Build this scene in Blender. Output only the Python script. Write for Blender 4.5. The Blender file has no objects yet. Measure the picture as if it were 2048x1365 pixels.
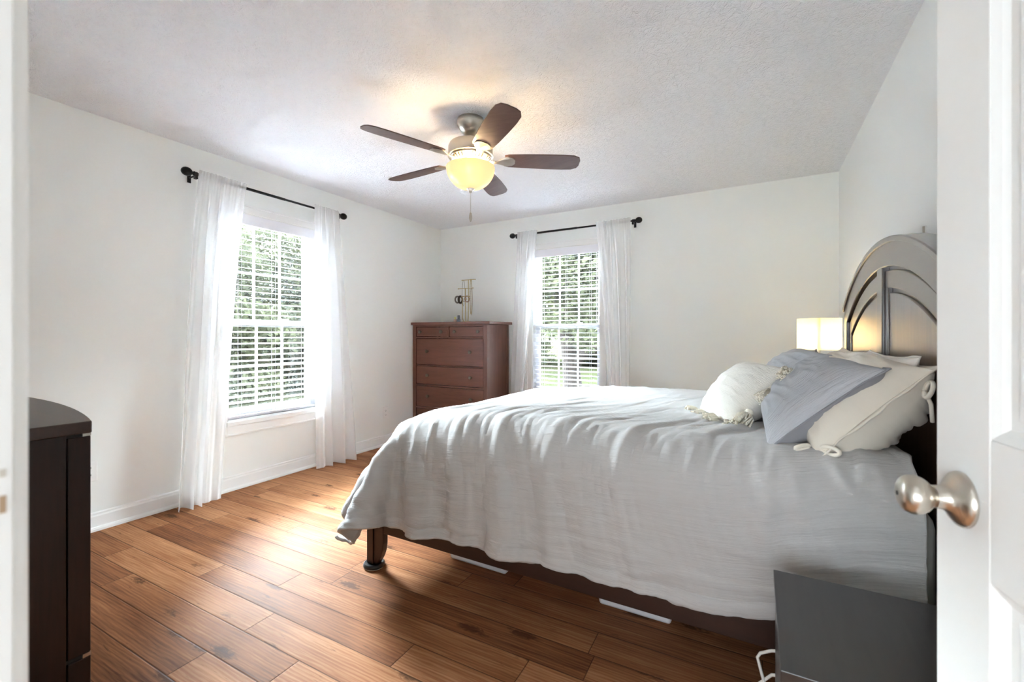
import bpy, bmesh, math, random
import numpy as np
from mathutils import Vector, Matrix, noise

random.seed(7)
np.random.seed(7)
S = bpy.context.scene
COL = S.collection
PI = math.pi
R = math.radians

# ------------------------------------------------------------------ camera, sky, exposure
CAMZ = 1.142
FPX = 880.0
YAW = R(29.11)
LX, RX, BY, FY, CZ = -3.39, 0.565, 4.29, 0.088, 2.44     # left / right / back / front wall faces, ceiling

cd = bpy.data.cameras.new('camera')
cam = bpy.data.objects.new('camera', cd)
COL.objects.link(cam)
cam.location = (0, 0, CAMZ)
cam.rotation_euler = (R(90), 0, YAW)
cd.sensor_fit = 'HORIZONTAL'
cd.sensor_width = 36.0
cd.lens = FPX / 2048 * 36.0
cd.shift_y = -10.5 / 2048
cd.clip_start = 0.02
cd.dof.use_dof = True
cd.dof.focus_distance = 3.0
cd.dof.aperture_fstop = 5.0
S.camera = cam

S.view_settings.view_transform = 'Standard'
S.view_settings.look = 'None'
S.view_settings.gamma = 1.0
S.view_settings.use_curve_mapping = False
S.view_settings.exposure = 4.62
S.cycles.max_bounces = 14
S.cycles.diffuse_bounces = 10
S.cycles.glossy_bounces = 5
S.cycles.transmission_bounces = 6
S.cycles.transparent_max_bounces = 40
S.cycles.caustics_reflective = False
S.cycles.caustics_refractive = False
S.cycles.sample_clamp_indirect = 6.0

W = bpy.data.worlds.new('overcast_sky')
S.world = W
W.use_nodes = True
nt = W.node_tree
nt.nodes.clear()
_o = nt.nodes.new('ShaderNodeOutputWorld')
_b = nt.nodes.new('ShaderNodeBackground')
_tc = nt.nodes.new('ShaderNodeTexCoord')
_sx = nt.nodes.new('ShaderNodeSeparateXYZ')
_cr = nt.nodes.new('ShaderNodeValToRGB')
_el = _cr.color_ramp.elements                     # hazy bright band of sky above the trees
_el[0].position, _el[0].color = 0.20, (0.022, 0.024, 0.026, 1)
_el[1].position, _el[1].color = 1.0, (0.12, 0.13, 0.14, 1)
for _p, _k in ((0.29, 1.0), (0.56, 1.0), (0.75, 0.25)):
    _e = _el.new(_p)
    _e.color = (0.895 * _k, 1.0 * _k, 1.075 * _k, 1)
# the sky is brightest to the north-west, the side both windows face
_dt = nt.nodes.new('ShaderNodeVectorMath')
_dt.operation = 'DOT_PRODUCT'
_dt.inputs[1].default_value = (-0.707, 0.707, 0.0)
_mr = nt.nodes.new('ShaderNodeMapRange')
_mr.interpolation_type = 'SMOOTHSTEP'
_mr.inputs['From Min'].default_value = 0.15
_mr.inputs['From Max'].default_value = 0.70
_mr.inputs['To Min'].default_value = 0.10
_mr.inputs['To Max'].default_value = 1.0
_mu = nt.nodes.new('ShaderNodeMath')
_mu.operation = 'MULTIPLY'
_mu.inputs[1].default_value = 29.0                # sky strength
nt.links.new(_tc.outputs['Generated'], _dt.inputs[0])
nt.links.new(_dt.outputs['Value'], _mr.inputs['Value'])
nt.links.new(_mr.outputs[0], _mu.inputs[0])
nt.links.new(_mu.outputs[0], _b.inputs[1])
nt.links.new(_tc.outputs['Generated'], _sx.inputs[0])
nt.links.new(_sx.outputs['Z'], _cr.inputs[0])
nt.links.new(_cr.outputs[0], _b.inputs[0])
nt.links.new(_b.outputs[0], _o.inputs[0])


def area(name, loc, rot, sx, sy, power, color=(1, 1, 1), portal=False):
    l = bpy.data.lights.new(name, 'AREA')
    l.shape = 'RECTANGLE'
    l.size, l.size_y = sx, sy
    l.energy = power
    l.color = color
    o = bpy.data.objects.new(name, l)
    COL.objects.link(o)
    o.location = loc
    o.rotation_euler = rot
    if portal:
        l.cycles.is_portal = True
    return o


W1C, W2C, WZ0, WZ1, WH = 2.175, -1.755, 0.505, 2.072, 0.382   # window centres, sill, head, half width
area('daylight_portal', (LX - 0.16, W1C, (WZ0 + WZ1) / 2), (0, R(-90), 0), WZ1 - WZ0, 2 * WH, 1, portal=True)
area('daylight_portal', (W2C, BY + 0.16, (WZ0 + WZ1) / 2), (R(-90), 0, 0), 2 * WH, WZ1 - WZ0, 1, portal=True)
# added fill light, out of view in the hall behind the open bedroom door
area('hall_fill_light', (-0.35, -1.50, 0.95), (R(105), 0, 0), 1.9, 1.2, 2.9, (0.89, 0.98, 1.06))


# ------------------------------------------------------------------ materials
def srgb(r, g, b):
    def f(c):
        c /= 255.0
        return c / 12.92 if c <= 0.04045 else ((c + 0.055) / 1.055) ** 2.4
    return (f(r), f(g), f(b), 1.0)


class NT:
    """tiny node-graph helper"""
    def __init__(self, name):
        self.m = bpy.data.materials.new(name)
        self.m.use_nodes = True
        self.t = self.m.node_tree
        self.t.nodes.clear()
        self.out = self.t.nodes.new('ShaderNodeOutputMaterial')

    def n(self, kind, **kw):
        nd = self.t.nodes.new(kind)
        for k, v in kw.items():
            if k.startswith('i_'):
                nd.inputs[k[2:].replace('_', ' ')].default_value = v
            else:
                setattr(nd, k, v)
        return nd

    def l(self, a, b):
        self.t.links.new(a, b)

    def math(self, op, a, b=None, c=None):
        nd = self.t.nodes.new('ShaderNodeMath')
        nd.operation = op
        for i, x in enumerate((a, b, c)):
            if x is None:
                continue
            if isinstance(x, (int, float)):
                nd.inputs[i].default_value = x
            else:
                self.l(x, nd.inputs[i])
        return nd.outputs[0]

    def mix(self, fac, a, b, mode='MIX'):
        nd = self.t.nodes.new('ShaderNodeMix')
        nd.data_type = 'RGBA'
        nd.blend_type = mode
        for s, x in ((nd.inputs[0], fac), (nd.inputs[6], a), (nd.inputs[7], b)):
            if isinstance(x, (int, float)):
                s.default_value = x
            elif isinstance(x, tuple):
                s.default_value = x
            else:
                self.l(x, s)
        return nd.outputs[2]

    def ramp(self, fac, stops):
        nd = self.t.nodes.new('ShaderNodeValToRGB')
        e = nd.color_ramp.elements
        e[0].position, e[0].color = stops[0]
        e[1].position, e[1].color = stops[-1]
        for p, c in stops[1:-1]:
            x = e.new(p)
            x.color = c
        self.l(fac, nd.inputs[0])
        return nd.outputs[0]

    def coords(self, out='Object', scale=(1, 1, 1), rot=(0, 0, 0)):
        tc = self.t.nodes.new('ShaderNodeTexCoord')
        mp = self.t.nodes.new('ShaderNodeMapping')
        mp.inputs['Scale'].default_value = scale
        mp.inputs['Rotation'].default_value = rot
        self.l(tc.outputs[out], mp.inputs[0])
        return mp.outputs[0]

    def noise(self, vec, scale=5, detail=3, rough=0.5, dist=0.0):
        nd = self.t.nodes.new('ShaderNodeTexNoise')
        nd.inputs['Scale'].default_value = scale
        nd.inputs['Detail'].default_value = detail
        nd.inputs['Roughness'].default_value = rough
        nd.inputs['Distortion'].default_value = dist
        self.l(vec, nd.inputs['Vector'])
        return nd.outputs[0]

    def bump(self, h, strength=0.3, dist=0.01):
        nd = self.t.nodes.new('ShaderNodeBump')
        nd.inputs['Strength'].default_value = strength
        nd.inputs['Distance'].default_value = dist
        self.l(h, nd.inputs['Height'])
        return nd.outputs[0]

    def pbr(self, color, rough=0.5, metal=0.0, normal=None, spec=None, **kw):
        p = self.t.nodes.new('ShaderNodeBsdfPrincipled')
        for k, x in (('Base Color', color), ('Roughness', rough), ('Metallic', metal)):
            if isinstance(x, (int, float, tuple)):
                p.inputs[k].default_value = x
            else:
                self.l(x, p.inputs[k])
        if spec is not None:
            p.inputs['Specular IOR Level'].default_value = spec
        if normal is not None:
            self.l(normal, p.inputs['Normal'])
        for k, x in kw.items():
            p.inputs[k.replace('_', ' ')].default_value = x
        self.l(p.outputs[0], self.out.inputs[0])
        return p


def plain(name, color, rough=0.5, metal=0.0, nscale=40, nstr=0.04, spec=None, **kw):
    g = NT(name)
    v = g.coords()
    h = g.noise(v, nscale, 3)
    c = g.mix(0.06, color, g.mix(h, color, (color[0] * .8, color[1] * .8, color[2] * .8, 1)))
    g.pbr(c, rough, metal, g.bump(h, nstr, 0.004), spec, **kw)
    return g.m


def wood(name, c_dark, c_light, rough=0.35, axis='X', scale=1.0, spec=0.5, bump=0.06):
    g = NT(name)
    st = {'X': (1.2, 14, 14), 'Y': (14, 1.2, 14), 'Z': (14, 14, 1.2)}[axis]
    v = g.coords(scale=tuple(a * scale for a in st))
    n1 = g.noise(v, 2.0, 5, 0.6, 0.6)
    n2 = g.noise(v, 9.0, 3, 0.5, 0.2)
    f = g.math('ADD', g.math('MULTIPLY', n1, 0.7), g.math('MULTIPLY', n2, 0.3))
    c = g.ramp(f, [(0.3, c_dark), (0.7, c_light)])
    g.pbr(c, rough, 0.0, g.bump(n2, bump, 0.002), spec)
    return g.m


M = {}
# walls: warm light grey paint with a faint roller stipple
def paint(name, col, nscale, nstr, rough=0.6):
    g = NT(name)
    v = g.coords()
    h = g.noise(v, nscale, 4)
    g.pbr(col, rough, 0.0, g.bump(h, nstr, 0.002), 0.3)
    return g.m
M['wall'] = paint('wall_paint', srgb(238, 240, 237), 180, 0.05, 0.55)
M['trim'] = paint('trim_paint', srgb(238, 238, 236), 60, 0.03, 0.35)
M['door'] = paint('door_paint', srgb(231, 232, 229), 50, 0.03, 0.4)
# ceiling: stomped plaster
g = NT('stomped_plaster')
v = g.coords()
n1 = g.noise(v, 26, 5, 0.62, 1.4)
n2 = g.noise(v, 75, 3, 0.6, 0.8)
rid = g.math('ABSOLUTE', g.math('SUBTRACT', n1, 0.5))
rid = g.math('SUBTRACT', 1.0, g.math('MULTIPLY', rid, 6.0))
rid = g.math('MAXIMUM', rid, 0.0)
h = g.math('ADD', g.math('MULTIPLY', rid, 0.7), g.math('MULTIPLY', n2, 0.5))
g.pbr(srgb(246, 246, 248), 0.8, 0.0, g.bump(h, 0.85, 0.008), 0.2)
M['ceiling'] = g.m

# floor: knotty reddish-brown laminate, 127 mm boards running across the room
def floor_material():
    g = NT('knotty_laminate')
    v = g.coords(rot=(0, 0, R(-1.2)))
    sx = g.n('ShaderNodeSeparateXYZ')
    g.l(v, sx.inputs[0])
    X, Y = sx.outputs[0], sx.outputs[1]
    BW, BL = 0.127, 1.21
    row = g.math('FLOOR', g.math('DIVIDE', Y, BW))
    fy = g.math('FRACT', g.math('DIVIDE', Y, BW))
    wn = g.n('ShaderNodeTexWhiteNoise', noise_dimensions='1D')
    g.l(row, wn.inputs['W'])
    xo = g.math('ADD', g.math('DIVIDE', X, BL), g.math('MULTIPLY', wn.outputs[0], 3.7))
    brd = g.math('FLOOR', xo)
    fx = g.math('FRACT', xo)
    idn = g.math('ADD', g.math('MULTIPLY', row, 7.13), g.math('MULTIPLY', brd, 3.77))
    wb = g.n('ShaderNodeTexWhiteNoise', noise_dimensions='1D')
    g.l(idn, wb.inputs['W'])
    rnd = wb.outputs[0]
    # board-local coordinates so that every board gets its own grain
    cb = g.n('ShaderNodeCombineXYZ')
    g.l(g.math('ADD', X, g.math('MULTIPLY', rnd, 37.0)), cb.inputs[0])
    g.l(g.math('ADD', Y, g.math('MULTIPLY', rnd, 11.0)), cb.inputs[1])
    def mp(sc):
        m = g.n('ShaderNodeMapping')
        m.inputs['Scale'].default_value = sc
        g.l(cb.outputs[0], m.inputs[0])
        return m.outputs[0]
    warp = g.noise(mp((2.2, 7, 1)), 1.0, 2)
    grain = g.noise(mp((2.0, 55, 1)), 1.0, 5, 0.65, 0.5)
    wv = g.n('ShaderNodeTexWave', wave_type='BANDS', bands_direction='Y')
    wv.inputs['Scale'].default_value = 5.5
    wv.inputs['Distortion'].default_value = 9.0
    wv.inputs['Detail'].default_value = 3.0
    wv.inputs['Detail Scale'].default_value = 0.7
    g.l(mp((1.0, 4.5, 1)), wv.inputs['Vector'])
    fine = g.noise(mp((5.0, 170, 1)), 1.0, 3, 0.6, 0.2)
    f = g.math('ADD', g.math('MULTIPLY', grain, 0.42), g.math('MULTIPLY', wv.outputs[1], 0.07))
    f = g.math('ADD', f, g.math('MULTIPLY', fine, 0.22))
    f = g.math('ADD', f, g.math('MULTIPLY', warp, 0.3))
    f = g.math('ADD', f, g.math('MULTIPLY', g.math('SUBTRACT', rnd, 0.5), 0.22))
    col = g.ramp(f, [(0.28, srgb(96, 58, 38)), (0.5, srgb(150, 100, 67)), (0.70, srgb(188, 138, 99))])
    # knots and dark cracks
    vo = g.n('ShaderNodeTexVoronoi', feature='F1')
    vo.inputs['Scale'].default_value = 1.0
    vo.inputs['Randomness'].default_value = 1.0
    g.l(mp((2.6, 8.5, 1)), vo.inputs['Vector'])
    kn = g.noise(mp((26, 60, 1)), 1.0, 3, 0.6, 1.0)
    kd = g.math('ADD', vo.outputs['Distance'], g.math('MULTIPLY', g.math('SUBTRACT', kn, 0.5), 0.34))
    knot = g.ramp(kd, [(0.10, (1, 1, 1, 1)), (0.20, (0, 0, 0, 1))])
    cr = g.noise(mp((3.2, 26, 1)), 1.0, 4, 0.7, 1.6)
    crack = g.ramp(cr, [(0.29, (1, 1, 1, 1)), (0.36, (0, 0, 0, 1))])
    col = g.mix(g.math('MULTIPLY', knot, 0.72), col, srgb(58, 36, 25))
    col = g.mix(g.math('MULTIPLY', crack, 0.6), col, srgb(66, 40, 26))
    # seams
    ey = g.math('MINIMUM', fy, g.math('SUBTRACT', 1.0, fy))
    ex = g.math('MINIMUM', fx, g.math('SUBTRACT', 1.0, fx))
    sy = g.math('LESS_THAN', ey, 0.015)
    sxm = g.math('LESS_THAN', ex, 0.0013)
    seam = g.math('MAXIMUM', sy, sxm)
    col = g.mix(g.math('MULTIPLY', seam, 0.75), col, srgb(60, 38, 26))
    hs = g.math('MINIMUM', g.math('MULTIPLY', ey, 30.0), 1.0)
    hx = g.math('MINIMUM', g.math('MULTIPLY', ex, 300.0), 1.0)
    hh = g.math('MULTIPLY', hs, hx)
    emb = g.math('SUBTRACT', g.math('MULTIPLY', grain, 0.10), g.math('MULTIPLY', knot, 0.10))
    hh = g.math('ADD', hh, emb)
    rough = g.math('ADD', 0.50, g.math('MULTIPLY', grain, 0.14))
    g.pbr(col, rough, 0.0, g.bump(hh, 0.55, 0.0018), 0.05)
    return g.m
M['floor'] = floor_material()

M['espresso'] = wood('espresso_wood', srgb(24, 12, 8), srgb(42, 22, 15), 0.42, 'Z', spec=0.3)
M['espresso_top'] = wood('espresso_top_wood', srgb(40, 24, 18), srgb(60, 38, 29), 0.38, 'X')
M['bed_wood'] = wood('bed_dark_wood', srgb(40, 22, 16), srgb(58, 34, 25), 0.34, 'Y', bump=0.10)
M['bed_panel'] = wood('bed_panel_wood', srgb(64, 42, 31), srgb(90, 62, 47), 0.36, 'Z', bump=0.12)
M['rail_wood'] = wood('bed_rail_wood', srgb(38, 21, 16), srgb(54, 31, 23), 0.4, 'X', bump=0.08)
for _k in ('bed_wood', 'bed_panel'):
    for _n in M[_k].node_tree.nodes:
        if _n.type == 'BSDF_PRINCIPLED':
            _n.inputs['Coat Weight'].default_value = 1.0
            _n.inputs['Coat Roughness'].default_value = 0.22
            _n.inputs['Coat IOR'].default_value = 1.95
M['cherry'] = wood('cherry_stained_pine', srgb(92, 54, 42), srgb(118, 74, 58), 0.36, 'X')
M['cherry_v'] = wood('cherry_stained_side', srgb(90, 55, 43), srgb(114, 73, 58), 0.36, 'Z')
M['blackbrown'] = wood('black_brown_veneer', srgb(34, 31, 30), srgb(50, 46, 44), 0.28, 'Y', spec=0.7, bump=0.1)
M['fan_wood'] = wood('fan_blade_walnut', srgb(78, 56, 52), srgb(104, 80, 74), 0.4, 'X')
M['nickel'] = plain('brushed_nickel', srgb(196, 190, 180), 0.3, 1.0, 120, 0.02)
M['satin_nickel'] = plain('satin_nickel', srgb(205, 198, 187), 0.30, 1.0, 30, 0.01)
M['black_metal'] = plain('black_metal', srgb(30, 29, 29), 0.35, 0.6)
M['pewter'] = plain('pewter', srgb(120, 112, 102), 0.35, 1.0)
M['gold'] = plain('brass', srgb(196, 178, 128), 0.35, 0.8)
M['dark_gap'] = plain('dark_recess', srgb(18, 15, 13), 0.7)
M['plastic_white'] = plain('white_plastic', srgb(240, 240, 238), 0.3)
M['slot'] = plain('outlet_slot', srgb(70, 68, 64), 0.6)
M['rubber'] = plain('black_rubber', srgb(22, 23, 25), 0.3)
M['felt'] = plain('pale_felt', srgb(205, 200, 190), 0.9)
M['cord'] = plain('white_cord', srgb(228, 226, 220), 0.4)
M['mattress'] = plain('mattress_ticking', srgb(228, 226, 220), 0.85, 0, 90, 0.1)
M['tan_wood'] = plain('bare_wood', srgb(176, 150, 122), 0.7)
M['bead_dark'] = plain('dark_beads', srgb(66, 54, 44), 0.4)
M['bead_grey'] = plain('grey_beads', srgb(128, 122, 112), 0.35, 0.4)
M['bead_rose'] = plain('rose_metal', srgb(170, 142, 120), 0.35, 0.7)
M['bottle_a'] = plain('amber_pink_liquid', srgb(222, 190, 170), 0.15)
M['bottle_b'] = plain('blue_grey_glass', srgb(128, 134, 146), 0.12)
M['cap_y'] = plain('yellow_cap', srgb(226, 222, 130), 0.35)
M['vinyl'] = paint('window_vinyl', srgb(242, 243, 246), 40, 0.02, 0.3)

# window glass: thin pane, clear with a Fresnel sheen
g = NT('window_glass')
tr = g.n('ShaderNodeBsdfTransparent')
tr.inputs[0].default_value = (0.93, 0.95, 0.95, 1)
gl = g.n('ShaderNodeBsdfGlossy')
gl.inputs['Roughness'].default_value = 0.02
fr = g.n('ShaderNodeFresnel')
fr.inputs[0].default_value = 1.45
mx = g.n('ShaderNodeMixShader')
g.l(fr.outputs[0], mx.inputs[0])
g.l(tr.outputs[0], mx.inputs[1])
g.l(gl.outputs[0], mx.inputs[2])
g.l(mx.outputs[0], g.out.inputs[0])
M['glass'] = g.m

# sheer voile
def voile():
    g = NT('white_voile')
    v = g.coords(scale=(1, 1, 0.15))
    h = g.noise(v, 300, 2)
    d = g.n('ShaderNodeBsdfDiffuse')
    d.inputs[0].default_value = srgb(250, 250, 250)
    t = g.n('ShaderNodeBsdfTranslucent')
    t.inputs[0].default_value = srgb(250, 250, 250)
    m1 = g.n('ShaderNodeMixShader')
    m1.inputs[0].default_value = 0.45
    g.l(d.outputs[0], m1.inputs[1])
    g.l(t.outputs[0], m1.inputs[2])
    tr = g.n('ShaderNodeBsdfTransparent')
    m2 = g.n('ShaderNodeMixShader')
    lw = g.n('ShaderNodeLayerWeight')
    lw.inputs[0].default_value = 0.5
    fc = g.math('SUBTRACT', 1.0, g.math('POWER', lw.outputs['Facing'], 1.2))
    f = g.math('ADD', 0.04, g.math('MULTIPLY', fc, 0.46))
    f = g.math('ADD', f, g.math('MULTIPLY', g.math('SUBTRACT', h, 0.5), 0.04))
    g.l(f, m2.inputs[0])
    g.l(m1.outputs[0], m2.inputs[1])
    g.l(tr.outputs[0], m2.inputs[2])
    g.l(m2.outputs[0], g.out.inputs[0])
    return g.m
M['voile'] = voile()

# blind slats: white, a little light shines through
g = NT('white_slat')
p = g.n('ShaderNodeBsdfPrincipled')
p.inputs['Base Color'].default_value = srgb(214, 214, 221)
p.inputs['Roughness'].default_value = 0.4
t = g.n('ShaderNodeBsdfTranslucent')
t.inputs[0].default_value = srgb(240, 240, 245)
m2 = g.n('ShaderNodeMixShader')
m2.inputs[0].default_value = 0.02
g.l(p.outputs[0], m2.inputs[1])
g.l(t.outputs[0], m2.inputs[2])
g.l(m2.outputs[0], g.out.inputs[0])
M['slat'] = g.m
M['valance'] = paint('valance_vinyl', srgb(240, 240, 245), 40, 0.02, 0.4)


def gauze(name, col, sx, sy, strength, dist=0.004, rough=0.9, dark=0.86):
    """crinkled cotton gauze; fine creases run along U"""
    g = NT(name)
    tc = g.n('ShaderNodeUVMap')
    def mp(sc):
        m = g.n('ShaderNodeMapping')
        m.inputs['Scale'].default_value = sc
        g.l(tc.outputs[0], m.inputs[0])
        return m.outputs[0]
    n1 = g.noise(mp((sx, sy, 1)), 1.0, 4, 0.6, 0.5)
    n2 = g.noise(mp((sx * 3.2, sy * 0.35, 1)), 1.0, 3, 0.5, 0.8)
    n3 = g.noise(mp((3, 4, 1)), 1.0, 3, 0.5)
    h = g.math('ADD', g.math('MULTIPLY', n1, 0.75), g.math('MULTIPLY', n2, 0.35))
    c = g.mix(n1, (col[0] * dark, col[1] * dark, col[2] * dark, 1), col)
    p = g.pbr(c, rough, 0.0, g.bump(h, strength, dist), 0.15)
    p.inputs['Sheen Weight'].default_value = 0.15
    return g.m
M['duvet'] = gauze('grey_gauze', srgb(190, 189, 188), 7, 150, 0.65, 0.006)
M['sham_gauze'] = gauze('blue_grey_gauze', srgb(194, 196, 201), 120, 7, 1.0, 0.010)
M['sham_plain'] = gauze('blue_grey_sateen', srgb(152, 152, 157), 6, 6, 0.15, 0.004, 0.7)
M['cream_linen'] = gauze('cream_linen', srgb(236, 229, 216), 9, 9, 0.22, 0.004, 0.8)
M['white_cotton'] = gauze('white_cotton', srgb(240, 235, 228), 8, 8, 0.2, 0.004, 0.8)
M['woven_white'] = gauze('white_loom_weave', srgb(233, 230, 222), 40, 190, 0.9, 0.006)
M['tassel'] = plain('white_cotton_yarn', srgb(232, 226, 212), 0.9, 0, 200, 0.2)


# ------------------------------------------------------------------ geometry helpers
def add_box(bm, x0, x1, y0, y1, z0, z1):
    vs = [bm.verts.new(p) for p in ((x0, y0, z0), (x1, y0, z0), (x1, y1, z0), (x0, y1, z0),
                                    (x0, y0, z1), (x1, y0, z1), (x1, y1, z1), (x0, y1, z1))]
    for f in ((0, 3, 2, 1), (4, 5, 6, 7), (0, 1, 5, 4), (1, 2, 6, 5), (2, 3, 7, 6), (3, 0, 4, 7)):
        bm.faces.new([vs[i] for i in f])
    return vs


def add_tube(bm, pts, rad, seg=10, caps=True):
    pts = [Vector(p) for p in pts]
    rings = []
    up = None
    for i, p in enumerate(pts):
        t = (pts[min(i + 1, len(pts) - 1)] - pts[max(i - 1, 0)]).normalized()
        if up is None:
            up = Vector((0, 0, 1)) if abs(t.z) < 0.9 else Vector((1, 0, 0))
        a = t.cross(up)
        if a.length < 1e-5:
            a = t.cross(Vector((0, 1, 0)))
        a.normalize()
        b = a.cross(t).normalized()
        up = b
        r = rad[i] if isinstance(rad, (list, tuple)) else rad
        rings.append([bm.verts.new(p + (a * math.cos(2 * PI * k / seg) + b * math.sin(2 * PI * k / seg)) * r) for k in range(seg)])
    for i in range(len(rings) - 1):
        for k in range(seg):
            bm.faces.new((rings[i][k], rings[i][(k + 1) % seg], rings[i + 1][(k + 1) % seg], rings[i + 1][k]))
    if caps:
        bm.faces.new(list(reversed(rings[0])))
        bm.faces.new(rings[-1])


def add_lathe(bm, prof, origin=(0, 0, 0), axis=(0, 0, 1), seg=32):
    """prof: (radius, height) pairs; revolved about axis through origin"""
    o, ax = Vector(origin), Vector(axis).normalized()
    a = ax.orthogonal().normalized()
    b = ax.cross(a)
    rings = []
    for r, h in prof:
        if r < 1e-6:
            rings.append([bm.verts.new(o + ax * h)])
        else:
            rings.append([bm.verts.new(o + ax * h + (a * math.cos(2 * PI * k / seg) + b * math.sin(2 * PI * k / seg)) * r) for k in range(seg)])
    for i in range(len(rings) - 1):
        A, B = rings[i], rings[i + 1]
        for k in range(seg):
            k2 = (k + 1) % seg
            if len(A) == 1 and len(B) == 1:
                continue
            if len(A) == 1:
                bm.faces.new((A[0], B[k2], B[k]))
            elif len(B) == 1:
                bm.faces.new((A[k], A[k2], B[0]))
            else:
                bm.faces.new((A[k], A[k2], B[k2], B[k]))


def add_prism(bm, poly, frm, to):
    """extrude a list of 3-D points by the vector to-frm"""
    d = Vector(to) - Vector(frm)
    A = [bm.verts.new(Vector(p)) for p in poly]
    B = [bm.verts.new(Vector(p) + d) for p in poly]
    n = len(poly)
    bm.faces.new(A)
    bm.faces.new(list(reversed(B)))
    for i in range(n):
        j = (i + 1) % n
        bm.faces.new((A[j], A[i], B[i], B[j]))


def obj(name, bm, mat, parent=None, bevel=0.0, smooth=None, seg=2):
    me = bpy.data.meshes.new(name)
    bmesh.ops.recalc_face_normals(bm, faces=bm.faces)
    bm.to_mesh(me)
    bm.free()
    for m in (mat if isinstance(mat, (list, tuple)) else [mat]):
        me.materials.append(m)
    o = bpy.data.objects.new(name, me)
    COL.objects.link(o)
    if parent:
        o.parent = parent
    if bevel:
        b = o.modifiers.new('bevel', 'BEVEL')
        b.width = bevel
        b.segments = seg
        b.limit_method = 'ANGLE'
        b.angle_limit = R(40)
    if smooth is not None:
        for p in me.polygons:
            p.use_smooth = True
        if smooth < 180:
            me.set_sharp_from_angle(angle=R(smooth))
    return o


def boxes(*bs):
    bm = bmesh.new()
    for b in bs:
        add_box(bm, *b)
    return bm


def thing(name, label, cat, loc=(0, 0, 0), rotz=0.0, group=None):
    o = bpy.data.objects.new(name, None)
    o.empty_display_size = 0.1
    COL.objects.link(o)
    o.location = loc
    o.rotation_euler = (0, 0, rotz)
    return tag(o, label, cat, group)


def tag(o, label, cat, group=None, kind=None):
    o['label'] = label
    o['category'] = cat
    if group:
        o['group'] = group
    if kind:
        o['kind'] = kind
    return o


def struct(name, bm, mat, label, cat, **kw):
    o = obj(name, bm, mat, **kw)
    o['kind'] = 'structure'
    o['label'] = label
    o['category'] = cat
    return o


def dup(root, loc, label=None):
    r = root.copy()
    COL.objects.link(r)
    r.location = loc
    if label:
        r['label'] = label
    for ch in list(root.children):
        c = ch.copy()
        COL.objects.link(c)
        c.parent = r
        for gch in ch.children:
            d = gch.copy()
            COL.objects.link(d)
            d.parent = c
    return r


def grid_object(name, P, UV, mat, parent=None, close_u=False):
    """P: (nu, nv, 3) array -> smooth quad mesh with a UV map"""
    nu, nv = P.shape[:2]
    me = bpy.data.meshes.new(name)
    idx = np.arange(nu * nv).reshape(nu, nv)
    f = np.stack([idx[:-1, :-1], idx[1:, :-1], idx[1:, 1:], idx[:-1, 1:]], -1).reshape(-1, 4)
    me.from_pydata(P.reshape(-1, 3).tolist(), [], f.tolist())
    uvl = me.uv_layers.new(name='UVMap')
    uvf = UV.reshape(-1, 2)[f.reshape(-1)]
    uvl.data.foreach_set('uv', uvf.astype(np.float32).ravel())
    me.polygons.foreach_set('use_smooth', [True] * len(f))
    me.materials.append(mat)
    me.update()
    o = bpy.data.objects.new(name, me)
    COL.objects.link(o)
    if parent:
        o.parent = parent
    return o


def nz(x, y, z=0.0):
    return noise.noise(Vector((x, y, z)))


# ------------------------------------------------------------------ room shell
T = 0.14
struct('floor', boxes((LX - T, RX + 1.6, -1.6, -0.03, -0.06, 0), (LX - T, RX + T, -0.03, BY + T, -0.06, 0)), M['floor'],
       'knotty reddish brown laminate floor laid in boards across the bedroom', 'floor')
struct('ceiling', boxes((LX - T, RX + 1.6, -1.6, -0.03, CZ, CZ + 0.1), (LX - T, RX + T, -0.03, BY + T, CZ, CZ + 0.1)), M['ceiling'],
       'white stomped plaster ceiling over the bedroom', 'ceiling')
wy0, wy1 = W1C - WH, W1C + WH
wx0, wx1 = W2C - WH, W2C + WH
struct('wall_left', boxes((LX - T, LX, -1.6, wy0, 0, CZ), (LX - T, LX, wy1, BY + T, 0, CZ),
                          (LX - T, LX, wy0, wy1, 0, WZ0), (LX - T, LX, wy0, wy1, WZ1, CZ)), M['wall'],
       'pale grey wall on the left holding the wider looking window', 'wall')
struct('wall_back', boxes((LX, wx0, BY, BY + T, 0, CZ), (wx1, RX, BY, BY + T, 0, CZ),
                          (wx0, wx1, BY, BY + T, 0, WZ0), (wx0, wx1, BY, BY + T, WZ1, CZ)), M['wall'],
       'pale grey wall at the back behind chest and bed', 'wall')
struct('wall_right', boxes((RX, RX + T, -0.03, BY + T, 0, CZ)), M['wall'],
       'pale grey wall on the right behind the arched headboard', 'wall')
DX0, DX1, DZ = -0.42, 0.345, 2.045        # doorway
struct('wall_front', boxes((LX, DX0 - 0.02, -0.03, FY, 0, CZ), (DX1 + 0.02, RX, -0.03, FY, 0, CZ),
                           (DX0 - 0.02, DX1 + 0.02, -0.03, FY, DZ + 0.02, CZ)), M['wall'],
       'wall around the doorway the photo is taken from', 'wall')
struct('wall_hall', boxes((LX, RX + 1.6, -1.74, -1.6, 0, CZ), (RX + 1.6, RX + 1.74, -1.74, -0.03, 0, CZ), (RX + T, RX + 1.6, -0.03, 0.09, 0, CZ)), M['wall'],
       'hallway wall opposite the bedroom doorway', 'wall')


def baseboard_profile(n):
    # (out from wall, height)
    return [(0, 0), (0.024, 0), (0.024, 0.012), (0.019, 0.022), (0.013, 0.025), (0.013, 0.085), (0.009, 0.094), (0.009, 0.102), (0.004, 0.108), (0, 0.108)]


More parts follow.
